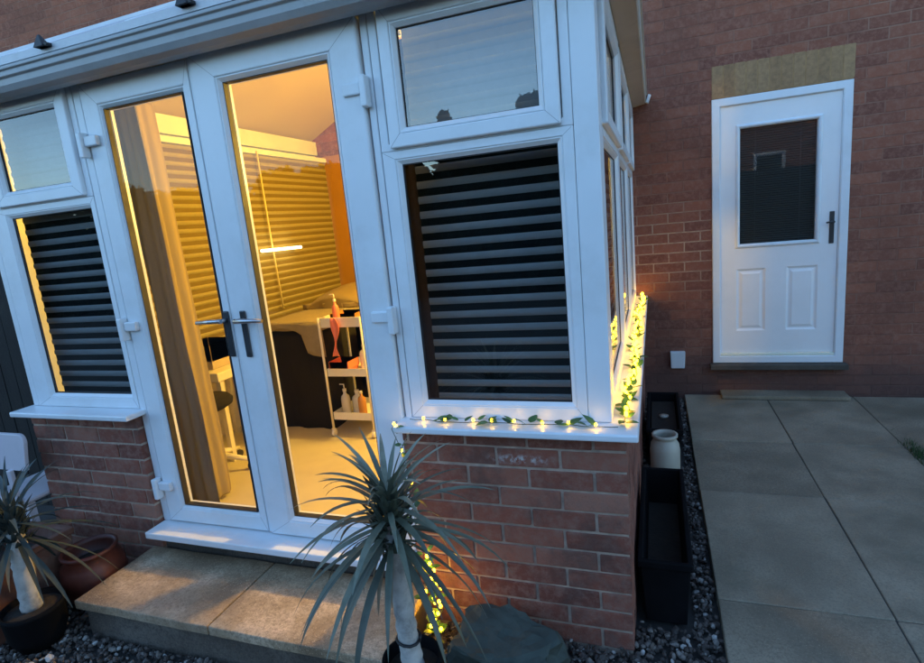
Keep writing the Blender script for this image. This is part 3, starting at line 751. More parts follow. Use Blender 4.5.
P2 = [(-.935 + i * .013, 1.975 + .010 * math.sin(i * 1.5), .0, 0) for i in range(14)]
curtain('door_curtain', P2, FL + .015, 2.16, 'brown curtain edge hanging inside between the doors and right front blind', 5, 'dark_curtain')
bm = bm_new(); tube(bm, [(-2.27, 1.955, 2.175), (-.83, 1.955, 2.175)], .011, 10)
tag(obj('curtain_pole', bm, M['upvc']), 'thin white curtain pole inside above the double doors', 'curtain pole')

# treatment couch under black cloth
def soft_box(x0, x1, y0, y1, z0, z1, amp, seedv, n=14, tuck=0):
    bm = bm_new(); 
    def P(u, v, w):
        p = Vector((x0 + (x1 - x0) * u, y0 + (y1 - y0) * v, z0 + (z1 - z0) * w))
        q = noise.noise_vector(p * 5 + Vector((seedv, 0, 0))) * amp
        f = math.sin(p.x * 34 + p.y * 29 + seedv) * amp * (1 - w) * .8
        return p + Vector((q.x + f * (1 if v in (0, 1) else .0), q.y + f, q.z * .6))
    g = {}
    def vert(i, j, k):
        if (i, j, k) not in g: g[(i, j, k)] = bm.verts.new(P(i / n, j / n, k / n))
        return g[(i, j, k)]
    for a in range(n):
        for b in range(n):
            for fx in (0, n):
                bm.faces.new((vert(fx, a, b), vert(fx, a + 1, b), vert(fx, a + 1, b + 1), vert(fx, a, b + 1)))
                bm.faces.new((vert(a, fx, b), vert(a + 1, fx, b), vert(a + 1, fx, b + 1), vert(a, fx, b + 1)))
            bm.faces.new((vert(a, b, n), vert(a + 1, b, n), vert(a + 1, b + 1, n), vert(a, b + 1, n)))
    return bm
couch = empty('treatment_couch', (-2.28, 3.35, FL), 'treatment couch inside the room draped to the floor in black cloth', 'couch')
obj('black_drape', soft_box(-2.53, -2.05, 3.0, 4.30, FL + .004, .90, .012, 1), M['black_cloth'], couch, bevel=.0, smooth=True)
bm = soft_box(-2.555, -2.03, 2.975, 3.98, .905, .955, .008, 3)
obj('mattress', bm, M['towel'], couch, smooth=True)
bm = bm_new(); n_ = 14   # towel hanging over the front end with a scalloped hem
rows = []
for j in range(8):
    rows.append([])
    for i in range(n_ + 1):
        u = i / n_; drop = .035 + .16 * abs(u - .38) ** 1.3 + (.10 if u > .72 else 0) + .015 * math.sin(u * 9)
        rows[-1].append(bm.verts.new((-2.57 + u * .55, 2.955 - .012 * math.sin(u * 17) * j / 7, .957 - drop * j / 7)))
for a, b in zip(rows, rows[1:]):
    for i in range(n_): bm.faces.new((a[i], a[i + 1], b[i + 1], b[i])).smooth = True
tw = obj('towel', bm, M['towel'], recalc=False); tw.modifiers.new('t', 'SOLIDIFY').thickness = .008
tag(tw, 'beige towel hanging over the front end of the black draped couch', 'towel')
bm = bm_new()
tube(bm, [(-2.46, 3.62, .98), (-2.44, 3.78, 1.06), (-2.42, 3.95, 1.10), (-2.40, 4.1, 1.06)], [.03, .05, .06, .04], 12)
bm2 = soft_box(-2.55, -2.03, 3.55, 4.2, .96, 1.11, .018, 7)
for v in bm2.verts:
    t = (v.co.x + 2.29) / .26; v.co.z -= .08 * t * t * (v.co.z > 1.0); t2 = (v.co.y - 3.9) / .35; v.co.z -= .07 * t2 * t2 * (v.co.z > 1.0)
bm.free(); obj('head_cushion', bm2, M['tan'], couch, smooth=True)

# trolley
tr = empty('trolley', (-1.85, 3.02, FL), 'white three tier trolley on castors beside the black draped couch', 'trolley')
tx0, tx1, ty0, ty1 = -1.985, -1.69, 2.88, 3.20
for k, z in enumerate((.335, .625, .94)):
    bm = bm_new(); slab_t = box(bm, tx0 + .012, tx1 - .012, ty0 + .012, ty1 - .012, z, z + .006)
    ringm = lambda u, v, o: Vector((u, v, z + o)); ring(bm, tx0 + .008, tx1 - .008, ty0 + .008, ty1 - .008, [(0, -.004), (0, .045), (.003, .045), (.003, -.004)], ringm)
    obj('tray', bm, M['trolley'], tr)
for xx in (tx0, tx1):
    for yy in (ty0, ty1):
        bm = bm_new(); tube(bm, [(xx, yy, FL + .05), (xx, yy, 1.0)], .008, 8); obj('leg', bm, M['trolley'], tr)
        bm = bm_new(); tube(bm, [(xx - .010, yy, FL + .024), (xx + .010, yy, FL + .024)], .022, 14); box(bm, xx - .013, xx + .013, yy - .006, yy + .006, FL + .03, FL + .055); obj('castor', bm, M['trolley'], tr)
bm = bm_new(); ring(bm, tx0, tx1, ty0, ty1, [(0, -.006), (0, .006), (.010, .006), (.010, -.006)], lambda u, v, o: Vector((u, v, .992 + o))); obj('top_rail', bm, M['trolley'], tr)
def bottle(x, y, z, r, h, mat, label, cat='bottle', name='bottle', neck=True, pump=False):
    bm = bm_new(); pr_ = [(0, 0), (r * .94, 0), (r, .004), (r, h * .62), (r * .86, h * .72), (r * .36, h * .80), (r * .34, h * .9)] if neck else [(0, 0), (r, 0), (r * 1.04, h * .9)]
    lathe(bm, pr_ + [(0, h * .9)], 20, (x, y, z)); root = obj(name, bm, mat, loc=(x, y, z)); tag(root, label, cat)
    bm = bm_new(); lathe(bm, [(0, h * .9), (r * .42, h * .9), (r * .42, h), (0, h)] if neck else [(0, h * .9), (r * 1.07, h * .9), (r * 1.07, h), (0, h)], 16, (x, y, z))
    if pump: tube(bm, [(x, y, z + h), (x, y, z + h + .03), (x - .03, y, z + h + .03)], .004, 6)
    obj('cap', bm, M['trolley'], root)
bottle(-1.925, 2.97, .343, .030, .17, M['bottle'], 'tall pale pump bottle on the lowest tray of the trolley, front', pump=True)
bottle(-1.86, 3.01, .343, .036, .15, M['bottle'], 'wide pale bottle in the middle of the lowest trolley tray')
bottle(-1.80, 2.96, .343, .026, .16, M['amber'], 'amber bottle at the right of the lowest trolley tray')
bottle(-1.80, 3.07, .633, .034, .15, M['bottle'], 'cream bottle at the back of the middle trolley tray')
def tubm(x0, x1, y0, y1, z0, z1, mat, label, cat, name, flare=.01):
    bm = bm_new(); v, f = box(bm, x0, x1, y0, y1, z0, z1)
    for q in v:
        if q.co.z > (z0 + z1) / 2: q.co.x += flare if q.co.x > (x0 + x1) / 2 else -flare
    tf = max(bm.faces, key=lambda f: f.calc_center_median().z)
    r_ = bmesh.ops.inset_region(bm, faces=[tf], thickness=.006); bmesh.ops.translate(bm, verts=tf.verts, vec=(0, 0, -(z1 - z0) * .7))
    return tag(obj(name, bm, mat, bevel=.003), label, cat)
tubm(-1.965, -1.845, 2.91, 3.05, .6345, .71, M['pink'], 'coral plastic tub on the middle tray of the trolley', 'tub', 'plastic_tub')
tubm(-1.965, -1.80, 3.00, 3.16, .9465, 1.005, M['amber'], 'low amber tray of small items on the top of the trolley', 'tray', 'item_tray')
tw_ = bm_new()
rows = []
for j in range(14):
    t = j / 13; rows.append([tw_.verts.new((-1.865 + (i - 2) * (.009 + .006 * math.sin(t * 7)) + .01 * math.sin(t * 5), 2.862 - .006 * math.cos(i * 1.6), 1.000 - t * .24)) for i in range(5)])
for a, b in zip(rows, rows[1:]):
    for i in range(4): tw_.faces.new((a[i], a[i + 1], b[i + 1], b[i])).smooth = True
o = obj('cleaning_cloth', tw_, M['pink'], recalc=False); o.modifiers.new('t', 'SOLIDIFY').thickness = .003
tag(o, 'coral cloth hanging down the front of the trolley', 'cloth')
bottle(-1.885, 2.935, .9465, .022, .16, M['pink'], 'slim coral spray bottle standing on top of the trolley', pump=True)
# dark bag behind trolley, desk, stool, box
tubm(-1.98, -1.66, 3.30, 3.55, FL, .86, M['black_cloth'], 'black storage bag standing on the floor behind the trolley', 'bag', 'storage_bag', .0)
dk = empty('desk', (-2.58, 2.75, FL), 'white desk with a thick top against the golden side blinds', 'desk')
bm = bm_new(); box(bm, -2.79, -2.40, 2.42, 2.90, .72, .775); obj('desk_top', bm, M['desk'], dk, bevel=.006)
for xx, yy in ((-2.78, 2.44), (-2.44, 2.44), (-2.78, 2.86), (-2.44, 2.86)):
    bm = bm_new(); box(bm, xx, xx + .03, yy, yy + .03, FL, .7195); obj('leg', bm, M['desk'], dk)
tubm(-2.74, -2.50, 2.50, 2.74, .7765, .93, M['cream_box'], 'cream box standing on the white desk behind the curtain', 'box', 'storage_box', .0)
bm = bm_new(); lathe(bm, [(0, 0), (.028, .0), (.030, .008), (.012, .02), (.009, .10), (.026, .118), (.028, .15), (.0, .16)], 16, (-2.53, 2.455, .7765)); tag(obj('desk_mirror', bm, M['black_metal']), 'small black round stand on the desk beside the cream box', 'stand')
st = empty('wheeled_stool', (-2.44, 2.62, FL), 'wheeled stool with a star base of yellow lit legs, just behind the curtain', 'stool')
sxc, syc = -2.42, 2.30
bm = bm_new(); lathe(bm, [(0, .0), (.12, 0), (.155, .02), (.16, .045), (.14, .065), (0, .07)], 28, (sxc, syc, .60)); obj('seat', bm, M['black_cloth'], st)
bm = bm_new(); tube(bm, [(sxc, syc, FL + .06), (sxc, syc, .599)], .018, 12); obj('column', bm, M['chrome'], st)
for k in range(5):
    a = 2 * math.pi * k / 5 + .35; ex, ey = sxc + .21 * math.cos(a), syc + .21 * math.sin(a)
    bm = bm_new(); tube(bm, [(sxc, syc, FL + .10), (sxc + .1 * math.cos(a), syc + .1 * math.sin(a), FL + .088), (ex, ey, FL + .058)], [.022, .018, .012], 10); lg = obj('leg', bm, M['desk'], st)
    bm = bm_new(); tube(bm, [(ex - .010, ey, FL + .023), (ex + .010, ey, FL + .023)], .022, 14); obj('castor', bm, M['black_metal'], lg)
# lamps
pl = empty('ceiling_lamp', (-1.15, 2.9, 2.5), 'round glowing lamp hanging inside the conservatory lighting it amber', 'lamp')
bm = bm_new(); lathe(bm, [(0, -.09), (.045, -.078), (.078, -.045), (.09, 0), (.078, .045), (.045, .078), (0, .09)], 24, (-.72, 3.15, 1.98)); obj('globe', bm, M['lamp'], pl)
bm = bm_new(); tube(bm, [(-.72, 3.15, 2.07), (-.72, 3.15, 2.56)], .005, 8); obj('cord', bm, M['black_metal'], pl)
ll = empty('led_bar_lamp', (-2.7, 3.6, 1.43), 'slim glowing tube lamp in front of the golden side blinds', 'lamp')
bm = bm_new(); tube(bm, [(-2.70, 3.35, 1.432), (-2.70, 3.83, 1.428)], .011, 12); obj('tube', bm, M['led'], ll)
bm = bm_new(); tube(bm, [(-2.715, 3.56, 1.425), (-2.787, 3.56, 1.42)], .006, 8); obj('bracket', bm, M['trolley'], ll)
bm = bm_new(); tube(bm, [(-2.765, 3.552, 2.16), (-2.765, 3.56, 1.5), (-2.762, 3.575, .97)], .006, 6)
tag(obj('blind_cord', bm, plain('cream_cord', (.8, .7, .4), .7)), 'pale pull cord hanging in front of the golden side blinds', 'cord')

# ------------------------------------------------------------------ step
stp = empty('door_step', (-1.58, 1.54, 0), 'low step of buff stone slabs on dark concrete below the double doors', 'step')
bm = bm_new(); box(bm, -2.27, -.885, 1.362, 1.735, -.06, .0865, jit=.003); obj('base', bm, M['step_side'], stp, bevel=.006)
for a, b in ((-2.29, -1.598), (-1.592, -.87)):
    bm = bm_new()
    nx, ny = 12, 7; top = {}
    for i in range(nx + 1):
        for j in range(ny + 1):
            x = a + (b - a) * i / nx; y = 1.338 + (1.734 - 1.338) * j / ny
            if j == 0: y += .006 * noise.noise(Vector((x * 9, 3, 0)))
            top[i, j] = (bm.verts.new((x, y, .122 + .0035 * noise.noise(Vector((x * 8, y * 8, 1))))), bm.verts.new((x, y, .087)))
    for i in range(nx):
        for j in range(ny):
            bm.faces.new([top[p][0] for p in ((i, j), (i + 1, j), (i + 1, j + 1), (i, j + 1))]).smooth = True
    for i in range(nx):
        for j in (0, ny): bm.faces.new((top[i, j][0], top[i + 1, j][0], top[i + 1, j][1], top[i, j][1]))
    for j in range(ny):
        for i in (0, nx): bm.faces.new((top[i, j][0], top[i, j + 1][0], top[i, j + 1][1], top[i, j][1]))
    obj('slab', bm, M['step_top'], stp, bevel=.004)

# ------------------------------------------------------------------ plants and pots
def pot(name, c, prof, mat, label, cat='pot', soil=None, **k):
    root = empty(name, c, label, cat)
    bm = bm_new(); lathe(bm, prof, 40, c); obj('body', bm, mat, root)
    if soil:
        bm = bm_new(); lathe(bm, [(soil[0], soil[1]), (soil[0] * .6, soil[1] + .006), (0, soil[1] + .01)], 24, c); obj('soil', bm, M['soil'], root)
    return root
pot('plant_pot', (-.688, 1.215, -.03), [(0, .0), (.058, .0), (.078, .28), (.086, .285), (.086, .318), (.078, .318), (.074, .27), (0, .27)], M['black_plastic'], 'black plastic pot holding the yucca beside the step', soil=(.075, .28))
pot('plant_pot', (-2.42, 1.262, -.03), [(0, 0), (.075, 0), (.102, .06), (.108, .15), (.112, .155), (.112, .172), (.102, .172), (.098, .14), (0, .14)], M['black_plastic'], 'dark round pot holding the pale leaved yucca at the left of the step', soil=(.099, .150))
pot('glazed_pot', (-2.435, 1.535, -.03), [(0, 0), (.075, 0), (.115, .05), (.132, .12), (.122, .19), (.10, .225), (.112, .24), (.114, .252), (.102, .255), (.095, .235), (.11, .17), (0, .16)], M['red_glaze'], 'round red brown glazed pot between brick wall and step', soil=(.108, .18))
def strap(bm, base, az, el, ln, w, droop, tone, n=9, twist=0.0):
    """one arching sword leaf: V section, tapered both ends"""
    d = Vector((math.cos(az) * math.cos(el), math.sin(az) * math.cos(el), math.sin(el))); p = Vector(base); st_ = ln / n; rows = []
    side0 = Vector((-math.sin(az), math.cos(az), 0))
    for i in range(n + 1):
        t = i / n; ww = w * (0.55 + 1.3 * t if t < .3 else .94 * (1 - ((t - .3) / .7) ** 1.8)) + .0006
        up = side0.cross(d).normalized() * -1
        s = (side0 * math.cos(twist * t) + up * math.sin(twist * t)).normalized(); up2 = d.cross(s).normalized()
        rows.append((p - s * ww, p - up2 * ww * .35, p + s * ww))
        p = p + d * st_
        d = (d + Vector((0, 0, -droop * (0.35 + t)))).normalized()
    vr = [[bm.verts.new(q) for q in r] for r in rows]; fs = []
    for a, b in zip(vr, vr[1:]):
        for k in range(2):
            f = bm.faces.new((a[k], a[k + 1], b[k + 1], b[k])); f.smooth = True; fs.append(f)
    paint(bm, fs, tone)
def yucca(loc, trunk, rad, crown_n, ln, label, mat, seedv, tie=None, w=.013, dead=10, droopk=1.0):
    rnd = random.Random(seedv)
    root = empty('yucca_plant', loc, label, 'plant')
    bm = bm_new(); pts = []; rs = []
    nT = 22
    for i in range(nT + 1):
        t = i / nT; k = t * (len(trunk) - 1); a = int(min(k, len(trunk) - 2)); p = Vector(trunk[a]).lerp(Vector(trunk[a + 1]), k - a)
        pts.append(p); rs.append(rad * (1 - .22 * t) * (1 + .07 * (i % 2) + .05 * math.sin(i * 2.3)))
    top = Vector(trunk[-1])
    keep = [i for i, p in enumerate(pts) if p.z < top.z - .10]
    tube(bm, [pts[i] for i in keep], [rs[i] for i in keep], 16); obj('trunk', bm, M['bark'], root)
    bm = bm_new(); bm.loops.layers.float_color.new('tone')
    for i in range(crown_n):
        t = i / crown_n                      # 0 = lowest, 1 = newest in the centre
        az = i * 2.39996 + rnd.uniform(-.25, .25)
        el = R(-34 + 98 * t ** 1.1 + rnd.uniform(-10, 10))
        b = top + Vector((math.cos(az) * rad * .6, math.sin(az) * rad * .6, -.17 + .20 * t))
        l = ln * (rnd.uniform(.75, 1.12)) * (1 - .62 * t ** 1.5)
        strap(bm, b, az, el, l, w * rnd.uniform(.8, 1.15) * (1 - .25 * t), droopk * rnd.uniform(.24, .44) * (1 - .62 * t), min(1, max(0, .25 + .55 * t + rnd.uniform(-.3, .3))), twist=rnd.uniform(-.5, .5))
    cf = []
    for i in range(110):
        az = rnd.uniform(0, 6.28); b = top + Vector((math.cos(az) * rad * .75, math.sin(az) * rad * .75, rnd.uniform(-.19, -.02)))
        strap(bm, b, az, R(rnd.uniform(35, 78)), rnd.uniform(.05, .10), w * .95, .05, rnd.uniform(0, .35), n=3)
    obj('leaves', bm, mat, root, recalc=False)
    if dead:
        bm = bm_new(); bm.loops.layers.float_color.new('tone')
        for i in range(dead):
            az = rnd.uniform(0, 6.28); b = top + Vector((math.cos(az) * rad * .7, math.sin(az) * rad * .7, -.13 - rnd.random() * .05))
            strap(bm, b, az, R(-50 + rnd.uniform(-15, 15)), ln * rnd.uniform(.35, .6), w * .7, .35, rnd.random(), twist=rnd.uniform(-1, 1))
        obj('dry_leaves', bm, M['dead_leaf'], root, recalc=False)
    if tie:
        bm = bm_new(); tube(bm, [Vector(tie) + Vector((math.cos(a * .5236) * (rad + .004), math.sin(a * .5236) * (rad + .004), .003 * math.sin(a))) for a in range(13)], .004, 6); obj('tie', bm, M['cap'], root)
    return root
yucca((-.688, 1.215, .25), [(-.686, 1.215, .24), (-.695, 1.22, .35), (-.702, 1.225, .50), (-.708, 1.228, .800)], .031, 78, .372, 'green yucca with long drooping blade leaves in front of the step', M['yucca'], 4, tie=(-.692, 1.218, .345), w=.0108, dead=10, droopk=.72)
yucca((-2.42, 1.262, .12), [(-2.425, 1.262, .12), (-2.415, 1.262, .30), (-2.412, 1.265, .42), (-2.425, 1.27, .58)], .036, 46, .42, 'pale grey leaved yucca with white segmented trunk at far left', M['yucca_pale'], 9, w=.0105, dead=3, droopk=.55)
# terracotta trough and white chair at the left edge
def trough(name, x0, x1, y0, y1, z0, z1, mat, label, taper=.02, wall=.014, bev=.012, soilz=None, rim=.010):
    root = empty(name, ((x0 + x1) / 2, (y0 + y1) / 2, z0), label, 'planter')
    bm = bm_new()
    def rr(a, b, c, d, z): return [bm.verts.new(p) for p in ((a, c, z), (b, c, z), (b, d, z), (a, d, z))]
    rows = [rr(x0 + taper, x1 - taper, y0 + taper, y1 - taper, z0), rr(x0, x1, y0, y1, z1 - .03), rr(x0 - rim, x1 + rim, y0 - rim, y1 + rim, z1 - .028), rr(x0 - rim, x1 + rim, y0 - rim, y1 + rim, z1),
            rr(x0 + wall, x1 - wall, y0 + wall, y1 - wall, z1), rr(x0 + wall + taper, x1 - wall - taper, y0 + wall + taper, y1 - wall - taper, z0 + .02)]
    for a, b in zip(rows, rows[1:]):
        for k in range(4): bm.faces.new((a[k], a[(k + 1) % 4], b[(k + 1) % 4], b[k]))
    bm.faces.new(rows[0][::-1]); bm.faces.new(rows[-1])
    obj('body', bm, mat, root, bevel=bev, seg=4)
    if soilz:
        bm = bm_new(); box(bm, x0 + wall + .004 + taper * .4, x1 - wall - .004 - taper * .4, y0 + wall + .004 + taper * .4, y1 - wall - .004 - taper * .4, soilz - .03, soilz); obj('soil', bm, M['soil'], root)
    return root
trough('terracotta_trough', -2.93, -2.565, 1.16, 1.56, -.04, .295, M['terracotta'], 'square terracotta trough behind the pale yucca at far left', .012, .02, .006, .20)
trough('plastic_trough', -.078, .094, 1.895, 2.66, -.04, .225, M['black_plastic'], 'long black plastic trough standing on gravel along the side wall', .014, .010, .010, .05)
trough('plastic_trough', -.065, .122, 3.26, 3.95, -.04, .19, M['black_plastic'], 'low black planter by the house wall behind the stoneware jar', .012, .010, .012, .13)
bm = bm_new(); lathe(bm, [(0, 0), (.028, 0), (.030, .012), (0, .016)], 20, (.03, 3.62, .132)); tag(obj('pebble_disc', bm, M['stoneware']), 'small round pale disc lying in the low black planter', 'disc')
jar = empty('stoneware_jar', (.027, 3.045, -.04), 'cream stoneware jar with dark mouth standing behind the long black trough', 'jar')
bm = bm_new(); lathe(bm, [(0, 0), (.070, 0), (.078, .01), (.079, .20), (.074, .235), (.060, .258), (.058, .268), (.068, .276), (.068, .290), (.056, .292), (.052, .27), (.066, .22), (.066, .03), (0, .03)], 40, (.027, 3.045, -.04)); obj('body', bm, M['stoneware'], jar)
bm = bm_new(); lathe(bm, [(0, .215), (.064, .21)], 24, (.027, 3.045, -.04)); obj('soil', bm, M['soil'], jar)
# chair
ch = empty('garden_chair', (-3.09, 1.60, -.05), 'white plastic garden chair with rounded back at the far left edge', 'chair')
bm = bm_new()
pts = []
for cxp, cz, a0 in ((-2.915, .655, 0), (-3.245, .655, 90)):
    for k in range(7): a = R(a0 + 15 * k); pts.append((cxp + .045 * math.cos(a), cz + .045 * math.sin(a)))
pts = pts + [(-3.28, .52), (-2.88, .52)]
f0 = [bm.verts.new((x, 1.60 + (z - .36) * .12, z)) for x, z in pts]; f1 = [bm.verts.new((x, 1.62 + (z - .36) * .12, z)) for x, z in pts]
bm.faces.new(f0); bm.faces.new(f1[::-1])
for i in range(len(pts)): bm.faces.new((f0[i], f0[(i + 1) % len(pts)], f1[(i + 1) % len(pts)], f1[i]))
box(bm, -3.26, -3.225, 1.602, 1.622, .3555, .525); box(bm, -2.995, -2.965, 1.602, 1.622, .3555, .525)
obj('backrest', bm, M['chair'], ch, bevel=.004)
bm = bm_new(); box(bm, -3.28, -2.955, 1.63, 1.99, .33, .355); obj('seat', bm, M['chair'], ch, bevel=.010, seg=3)
for xx in (-3.26, -3.0):
    for yy in (1.64, 1.94): bm = bm_new(); box(bm, xx, xx + .035, yy, yy + .035, -.055, .3295); obj('leg', bm, M['chair'], ch)
# fence
fe = empty('garden_fence', (-4.6, 2.2, 0), 'dark stained timber fence left of the conservatory', 'fence')
bm = bm_new(); x = -6.6
while x < -3.26: box(bm, x, x + .112, 2.2 + random.uniform(0, .004), 2.222, -.05, 2.05, jit=.002); x += .118
obj('boards', bm, M['fence'], fe)
bm = bm_new(); box(bm, -6.6, -3.2, 2.223, 2.28, .3, .36); box(bm, -6.6, -3.2, 2.223, 2.28, 1.6, 1.66); obj('rail', bm, M['fence'], fe)
bm = bm_new(); box(bm, -3.23, -3.13, 2.19, 2.29, -.05, 2.1); obj('post', bm, M['fence'], fe)
# rock
bm = bm_new(); bmesh.ops.create_icosphere(bm, subdivisions=4, radius=1)
for v in bm.verts:
    p = v.co.copy(); n_ = p.normalized()
    q = Vector((max(-.78, min(.82, n_.x * 1.1)), max(-.8, min(.75, n_.y * 1.1)), max(-.7, min(.62, n_.z * 1.1))))
    d = 1 + .20 * noise.noise(n_ * 1.6 + Vector((5, 0, 0))) - .16 * abs(noise.noise(n_ * 2.6 + Vector((0, 9, 0)))) + .09 * noise.noise(n_ * 5.5) - .05 * abs(noise.noise(n_ * 11)) + .02 * noise.noise(n_ * 24)
    v.co = Vector((q.x * .225 * d, q.y * .150 * d, q.z * .155 * d + q.x * .010))
o = obj('grey_rock', bm, M['rock'], smooth=False); o.location = (-.515, 1.545, .030); o.rotation_euler = (R(6), R(4), R(-14)); tag(o, 'flat blue grey rock lying on gravel against the brick base', 'rock')
# grass tuft at the slab joint
bm = bm_new(); bm.loops.layers.float_color.new('tone')
for i in range(420):
    b = (1.327 + random.gauss(0, .022) + .03, 3.45 + random.gauss(0, .10), -.01)
    strap(bm, b, random.uniform(0, 6.28), R(random.uniform(45, 85)), random.uniform(.015, .05), .0012, .15, random.random(), n=3)
tag(obj('grass_tuft', bm, M['grass'], recalc=False), 'small green grass tuft growing in a patio slab joint', kind='stuff')

# ------------------------------------------------------------------ fairy light garland
def garland(name, path, spacing, label, leaf_n, bulb_jit, seedv, leafs=.020, strands=1, br=1.0):
    rnd = random.Random(seedv); root = empty(name, path[0], label, 'fairy lights')
    path = [Vector(p) for p in path]
    # resample
    fine = []
    for a, b in zip(path, path[1:]):
        n = max(2, int((b - a).length / .02))
        for i in range(n):
            fine.append(a.lerp(b, i / n))
    wires = bm_new(); bulbs = []; lv = bm_new(); lv.loops.layers.float_color.new('tone')
    for s in range(strands):
        ph = rnd.uniform(0, 9)
        pts = [p + Vector((.010 * noise.noise(Vector((i * .13, ph, 0))), .012 * noise.noise(Vector((i * .13, ph + 5, 0))), .004 + .006 * abs(noise.noise(Vector((i * .2, ph, 3)))))) * bulb_jit for i, p in enumerate(fine)]
        tube(wires, pts, .0013, 5)
        acc = rnd.random() * spacing
        for a, b in zip(pts, pts[1:]):
            acc += (b - a).length
            if acc > spacing:
                acc -= spacing; bulbs.append(a + Vector((rnd.uniform(-.006, .006), rnd.uniform(-.006, .006), .006 + rnd.random() * .006)) * bulb_jit ** .5)
    obj('wire', wires, M['wire'], root)
    for i in range(leaf_n):
        p = rnd.choice(fine); a = rnd.uniform(0, 6.28); el = rnd.uniform(-.1, .9); s = leafs * rnd.uniform(.75, 1.2)
        d = Vector((math.cos(a) * math.cos(el), math.sin(a) * math.cos(el), math.sin(el))); sd = d.cross(Vector((0, 0, 1))).normalized(); up = sd.cross(d)
        b0 = p + Vector((rnd.uniform(-.008, .008) * bulb_jit, rnd.uniform(-.008, .008) * bulb_jit, .006))
        prof = [(0, .0), (.12, .62), (.4, .80), (.7, .50), (1.0, 0)]
        L_, C2, R_ = [], [], []
        for t, w in prof:
            c = b0 + d * (t * 1.9 * s + .004) + up * (-.25 * s * t * t); C2.append(lv.verts.new(c))
            L_.append(lv.verts.new(c + sd * w * s * .8 + up * .12 * s * w)); R_.append(lv.verts.new(c - sd * w * s * .8 + up * .12 * s * w))
        fs = []
        for k in range(4):
            for q in ((C2[k], L_[k], L_[k + 1], C2[k + 1]), (R_[k], C2[k], C2[k + 1], R_[k + 1])):
                f = lv.faces.new(q); f.smooth = True; fs.append(f)
        paint(lv, fs, rnd.random())
    obj('foliage', lv, M['ivy'], root, recalc=False)
    proto = None
    for p in bulbs:
        if proto is None:
            bm = bm_new(); lathe(bm, [(0, -.0055 * br), (.0033 * br, -.004 * br), (.0045 * br, 0), (.0033 * br, .004 * br), (0, .0055 * br)], 12)
            proto = obj('bulb', bm, M['bulb'], root, loc=(0, 0, 0)); proto.location = p - Vector(root.location); c = proto
        else:
            c = proto.copy(); COL.objects.link(c); c.parent = root; c.location = p - Vector(root.location)
    return root
zs = .803
garland('light_garland', [(-.098, 4.50, zs), (-.085, 4.1, zs), (-.12, 3.7, zs), (-.09, 3.3, zs), (-.115, 2.95, zs), (-.10, 2.6, zs), (-.085, 2.3, zs), (-.112, 2.05, zs), (-.10, 1.86, zs), (-.118, 1.72, zs)], .060,
        'dense string of glowing fairy lights with green leaves along the side sill', 115, 2.0, 3, .022, 2, 1.35)
garland('light_garland', [(-.125, 1.718, zs), (-.22, 1.712, zs), (-.34, 1.722, zs), (-.46, 1.715, zs), (-.60, 1.722, zs), (-.74, 1.716, zs), (-.885, 1.722, zs)], .088,
        'sparse string of fairy lights with leaves along the front sill', 24, 1.0, 7, .024)
garland('light_garland', [(-.895, 1.70, zs), (-.90, 1.66, .79), (-.868, 1.655, .70), (-.845, 1.66, .55), (-.86, 1.665, .42), (-.835, 1.66, .31)], .12,
        'thin string with few fairy lights hanging from the sill end down to the yucca', 16, 1.4, 12, .020)
garland('light_garland', [(-.835, 1.66, .30), (-.80, 1.655, .265), (-.835, 1.65, .235), (-.785, 1.65, .21), (-.83, 1.65, .18), (-.785, 1.65, .15), (-.83, 1.64, .12), (-.78, 1.63, .09), (-.83, 1.62, .06), (-.77, 1.60, .03), (-.80, 1.57, .06), (-.76, 1.60, .12), (-.82, 1.61, .16), (-.79, 1.58, -.02)], .034,
        'tangled glowing heap of fairy lights low on the brick behind the green yucca', 44, 1.6, 13, .020, 1, 1.35)

# ------------------------------------------------------------------ trees behind the viewer: they stand in the window reflections
def tree(x, y, h, r, seedv, label, thin=False):
    rnd = random.Random(seedv); root = empty('garden_tree', (x, y, -.06), label, 'tree', 'trees mirrored in the front windows')
    bm = bm_new(); tube(bm, [(x, y, -.06), (x + .05, y, h * .4), (x, y, h * .9)], [.12, .08, .02], 10); obj('trunk', bm, M['trunk'], root)
    bm = bm_new(); bm.loops.layers.float_color.new('tone'); fs = []
    clumps = [(rnd.gauss(0, r * .45), rnd.gauss(0, r * .35), h * (.08 + .86 * rnd.random() ** .8), rnd.uniform(.25, .5)) for _ in range(80)]
    for (cx_, cy_, cz, cr) in clumps:
        sc = (1.05 - (cz / h) ** 2.5 * .88)
        for _ in range(110):
            v = Vector((rnd.gauss(0, 1), rnd.gauss(0, 1), rnd.gauss(0, 1))).normalized() * cr * r * (.25 + .75 * sc) * .9 * rnd.random() ** .4
            p = Vector((x + cx_ * sc, y + cy_ * sc, cz)) + v; a = Vector((rnd.gauss(0, 1), rnd.gauss(0, 1), rnd.gauss(0, 1))).normalized() * (.05 + .09 * sc); b = a.orthogonal().normalized() * (.03 + .055 * sc)
            f = bm.faces.new([bm.verts.new(p + q) for q in (-a, b, a, -b)]); fs.append(f)
    paint(bm, fs, .4); obj('crown', bm, M['tree_leaf'], root, recalc=False)
k = 0
